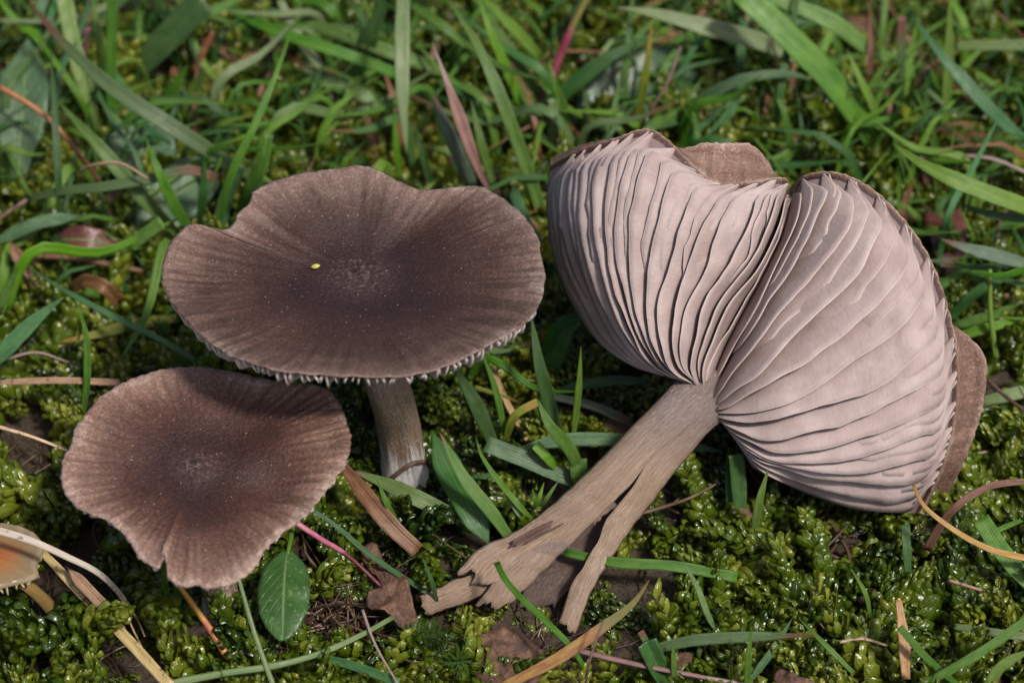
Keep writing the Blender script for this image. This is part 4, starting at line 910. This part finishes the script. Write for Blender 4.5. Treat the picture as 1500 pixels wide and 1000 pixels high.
# the largest in the picture are individuals
def hidden(px, py): return (260 < px < 780 and 250 < py < 540) or (110 < px < 500 and 560 < py < 820) or (830 < px < 1390 and 230 < py < 560) or (1100 < px < 1370 and 560 < py < 730)
cand = sorted([s for s in inview if not hidden(s[3], s[4]) and not stemclear(s[3], s[4])], key=lambda s: -s[4])[:275]
cset = set(id(s) for s in cand)
for s in cand:
    x, y, z, px, py = s
    me = protos[mr.randint(len(protos))]; o = link('moss_shoot', me, (x, y, z + mr.uniform(-.02, .14)))
    o.rotation_euler = (0, -mr.uniform(-.15, .55), mr.uniform(0, 6.28)); sc = mr.uniform(.8, 1.15); o.scale = (sc, sc, sc)
    tag_moss(o, px, py)
for (px, py, h, yaw, pit, sc) in [(1135,797,.45,3.1,.05,1.15),(605,712,.1,1.2,1.3,.75),(80,745,.5,2.6,.2,1.35),(30,735,.4,2.7,.1,1.3),(100,880,.35,5.2,.4,1.2),(75,905,.35,5.6,.4,1.1),(125,930,.3,4.0,.6,1.2),(20,890,.3,4.7,.5,1.2),(200,855,.35,5.0,.5,1.2),(85,995,.3,4.6,.5,1.1),(150,800,.4,.2,.0,1.4),(395,945,.3,3.2,.1,.9)]:
    o = link('moss_shoot', protos[mr.randint(len(protos))], pt(px, py, h)); o.rotation_euler = (0, -pit, yaw); o.scale = (sc, sc, sc)
    tag_moss(o, px, py)
for (px, py) in [(630,940),(655,945),(605,950),(640,965),(670,965),(270,520),(235,495),(255,540)]:
    o = link('star_moss_shoot', star[mr.randint(5)], pt(px, py, .1)); o.rotation_euler = (0, -mr.uniform(.7, 1.4), mr.uniform(0, 6.28)); o.scale = [mr.uniform(.55, .8)]*3
    tag(o, 'small bright moss shoot with spiky narrow leaves like a star', 'moss', 'spiky star moss shoots')
CV = []; CF = []; CU = []; off = 0
for s in spots:
    if id(s) in cset: continue
    V, F, UV = lowres[mr.randint(8)]; low = stemclear(s[3], s[4]); W = V*(mr.uniform(.45, .65) if low else mr.uniform(.85, 1.2)) @ rotm(mr.uniform(0, 6.28), mr.uniform(-.1, .15 if low else .8), 0).T + np.array([s[0], s[1], s[2] + mr.uniform(.0, .15)])
    CV.append(W); CU.append(UV); CF.append(np.array(F)+off); off += len(V)
tag(link('moss_carpet', make_mesh('moss_carpet', np.concatenate(CV), np.concatenate(CF).tolist(), M['moss'], np.concatenate(CU))), 'dense wet green moss carpet covering the soil under the grass', 'moss', kind='stuff')

# ------------------------------------------------------------------ turf: plain blades and their filler
polys = [np.array(cap1), np.array(cap2), np.array([(790,190),(960,180),(1130,200),(1220,240),(1330,300),(1450,500),(1450,620),(1390,760),(1100,720),(1000,640),(880,930),(600,910),(600,850),(940,600),(840,480)])]
def inside(x, y, P):
    c = False; j = len(P)-1
    for i in range(len(P)):
        if (P[i, 1] > y) != (P[j, 1] > y) and x < (P[j, 0]-P[i, 0])*(y-P[i, 1])/(P[j, 1]-P[i, 1])+P[i, 0]: c = not c
        j = i
    return c
def clear(P):
    for q in crv(P, 7):
        px, py, z = proj(q)
        if z < 42.6 and any(inside(px, py, pl) for pl in polys): return False
        if z < 42.0 and py > 640: return False
    return True
tr = np.random.RandomState(31); made = 0
kinds = ['green']*5 + ['fresh']*4 + ['dark']*2 + ['blue']*2 + ['pale']*2 + ['tipped']*3
while made < 165:
    px = tr.uniform(-30, 1530); py = (tr.uniform(-40, 290) if tr.rand() < .65 else tr.uniform(200, 470)) if tr.rand() < .88 else tr.uniform(470, 640)
    b = pt(px, py, -.15); L = tr.uniform(2.0, 5.0); az = tr.uniform(0, 6.28); lean = tr.uniform(.35, 1.25)
    d = np.array([math.cos(az), math.sin(az), 0]); up = np.array([0, 0, 1.0]); bend = tr.uniform(.0, .3)
    P = np.array([b, b + (up*math.cos(lean*.5)+d*math.sin(lean*.5))*L*.4, b + (up*math.cos(lean)*.62+d*math.sin(lean)*.7)*L*.75 - up*0, b + (up*math.cos(lean)*.62+d*(math.sin(lean)+bend)*.8)*L])
    if not clear(P): continue
    kd_ = kinds[tr.randint(len(kinds))]; wb = tr.uniform(.08, .20)
    me = blade_mesh(P, wb, M[kd_], n=14, cols=5, seed=1000+made, roll=tr.uniform(-.6, .6), twist=tr.uniform(-.5, .5), origin=P[0]); me.name = 'grass_shoot'
    desc = ('slender ' if wb < .15 else 'broad ') + {'green': 'mid green', 'fresh': 'bright green', 'dark': 'dark green', 'blue': 'bluish green', 'pale': 'pale green', 'tipped': 'brown tipped'}[kd_]
    where = 'left of the dished cap' if px < 330 else ('behind the dished cap' if px < 790 else ('behind the fallen gilled cap' if px < 1330 else 'beyond the fallen cap edge'))
    tag(link('grass_shoot', me, P[0]), 'plain ' + desc + ' grass blade in the thick turf ' + where, 'grass blade', desc + ' turf blades ' + where); made += 1
TV = []; TF = []; TU = []; off = 0; cnt = 0
while cnt < 7500:
    x = tr.uniform(-26, 26); y = tr.uniform(-16, 30); b = np.array([x, y, gz(x, y)-.05]); px, py, z = proj(b)
    front = py > 520 and -60 < px < 1560
    if front and tr.rand() < .93: continue
    L = (tr.uniform(.8, 2.2) if py > 330 else tr.uniform(1.2, 3.6)) if -60 < px < 1560 and -60 < py < 1100 else tr.uniform(1.2, 4.5); 
    if front: L *= .5
    az = tr.uniform(0, 6.28); lean = tr.uniform(.3, 1.3)
    d = np.array([math.cos(az), math.sin(az), 0]); up = np.array([0, 0, 1.0])
    P = np.array([b, b + (up*math.cos(lean*.5)+d*math.sin(lean*.5))*L*.5, b + (up*math.cos(lean)*.7+d*math.sin(lean)*.9)*L])
    if y < -9.5: continue
    if not clear(P): continue
    cnt += 1
    n = 6; C = crv(P, n); T = nrm(np.gradient(C, axis=0)); N0 = np.array([tr.uniform(-.6, .6), -.5, .7]); sd = nrm(np.cross(T, np.broadcast_to(N0, T.shape))); nn = np.cross(sd, T)
    hw = tr.uniform(.025, .08)*np.clip((1-np.linspace(0, 1, n))/.5, .05, 1)
    g = np.stack([C - sd*hw[:, None] + nn*hw[:, None]*.25, C, C + sd*hw[:, None] + nn*hw[:, None]*.25], 1)
    TV.append(g.reshape(-1, 3)); a, b2 = np.meshgrid(np.linspace(0, 1, n), np.linspace(0, 1, 3), indexing='ij'); TU.append(np.stack([b2, a], -1).reshape(-1, 2))
    i, j = np.meshgrid(np.arange(n-1), np.arange(2), indexing='ij'); q = (i*3+j).ravel()+off; TF.append(np.stack([q, q+1, q+4, q+3], 1)); off += n*3
TMI = []
for f in TF: TMI += [tr.choice([0, 0, 1, 2, 2, 3])]*len(f)
tag(link('turf', make_mesh('turf', np.concatenate(TV), np.concatenate(TF).tolist(), [M['green'], M['fresh'], M['dark'], M['brown']], np.concatenate(TU), midx=TMI)), 'short undergrowth of fine grass filling the turf', 'grass', kind='stuff')

# ------------------------------------------------------------------ plant litter on the soil
LV = []; LF = []; off = 0
for k in range(1900):
    if k < 1300: x = tr.uniform(-13, 13); y = tr.uniform(-9.5, 15)
    else:
        a, b, c = bare[tr.randint(len(bare))]; q = pt(a + tr.normal()*c*.75, b + tr.normal()*c*.6, 0); x, y = q[0], q[1]
    z = gz(x, y) + tr.uniform(.0, .16) + (.12 if k >= 1300 and tr.rand() < .15 else 0); L = tr.uniform(.25, 1.5)*(1 if tr.rand() < .8 else 1.6); az = tr.uniform(0, 6.28); d = np.array([math.cos(az), math.sin(az), tr.uniform(-.15, .25)]); s2 = np.array([-d[1], d[0], 0])
    p0 = np.array([x, y, z]); P = [p0, p0 + d*L*.5 + s2*tr.uniform(-.2, .2)*L + np.array([0, 0, tr.uniform(-.05, .12)]), p0 + d*L]
    n = 6; C = crv(np.array(P), n); T = nrm(np.gradient(C, axis=0)); sd = nrm(np.cross(T, np.array([[tr.uniform(-.5, .5), tr.uniform(-.5, .5), 1.0]]*n))); w = tr.choice([.008, .012, .018, .035])
    nn = np.cross(sd, T); pr = np.clip(1-np.linspace(0, 1, n)**3, .15, 1)[:, None]*w
    V = np.stack([C+sd*pr, C+nn*pr*.5, C-sd*pr, C-nn*pr*.5], 1).reshape(-1, 3); LV.append(V)
    for i in range(n-1):
        for j in range(4): LF.append([off+i*4+j, off+i*4+(j+1) % 4, off+(i+1)*4+(j+1) % 4, off+(i+1)*4+j])
    off += n*4
tag(link('plant_litter', make_mesh('plant_litter', np.concatenate(LV), LF, M['litter'])), 'matted dead brown stalks and fibres on the wet soil', 'plant litter', kind='stuff')

# ------------------------------------------------------------------ dew drops on the moss
DV = []; DF = []; off = 0
ico_v = []; ico_f = []
for i in range(7):
    t = math.pi*i/6
    for j in range(8): a = 2*math.pi*j/8; ico_v.append((math.sin(t)*math.cos(a), math.sin(t)*math.sin(a), math.cos(t)))
for i in range(6):
    for j in range(8): ico_f.append([i*8+j, (i+1)*8+j, (i+1)*8+(j+1) % 8, i*8+(j+1) % 8])
ico_v = np.array(ico_v); ico_f = np.array(ico_f)
allp = np.concatenate([v[::3] for v in CV]); sel = tr.choice(len(allp), 4000, replace=False)
for k in sel:
    p = allp[k]; px, py, z = proj(p)
    if not (-100 < px < 1600 and -100 < py < 1080): continue
    rad = tr.choice([.02, .028, .036, .046], p=[.4, .3, .2, .1]); DV.append(ico_v*rad*np.array([1, 1, .85]) + p + np.array([0, 0, rad*.6])); DF.append(ico_f+off); off += len(ico_v)
for s in cand:
    for q in range(2):
        rad = tr.choice([.014, .02, .028]); p = np.array([s[0], s[1], s[2]]) + np.array([tr.normal()*.25, tr.normal()*.25, .33]); DV.append(ico_v*rad + p); DF.append(ico_f+off); off += len(ico_v)
tag(link('dew', make_mesh('dew', np.concatenate(DV), np.concatenate(DF).tolist(), M['dew'])), 'tiny clear dew drops scattered on the moss', 'dew', kind='stuff')
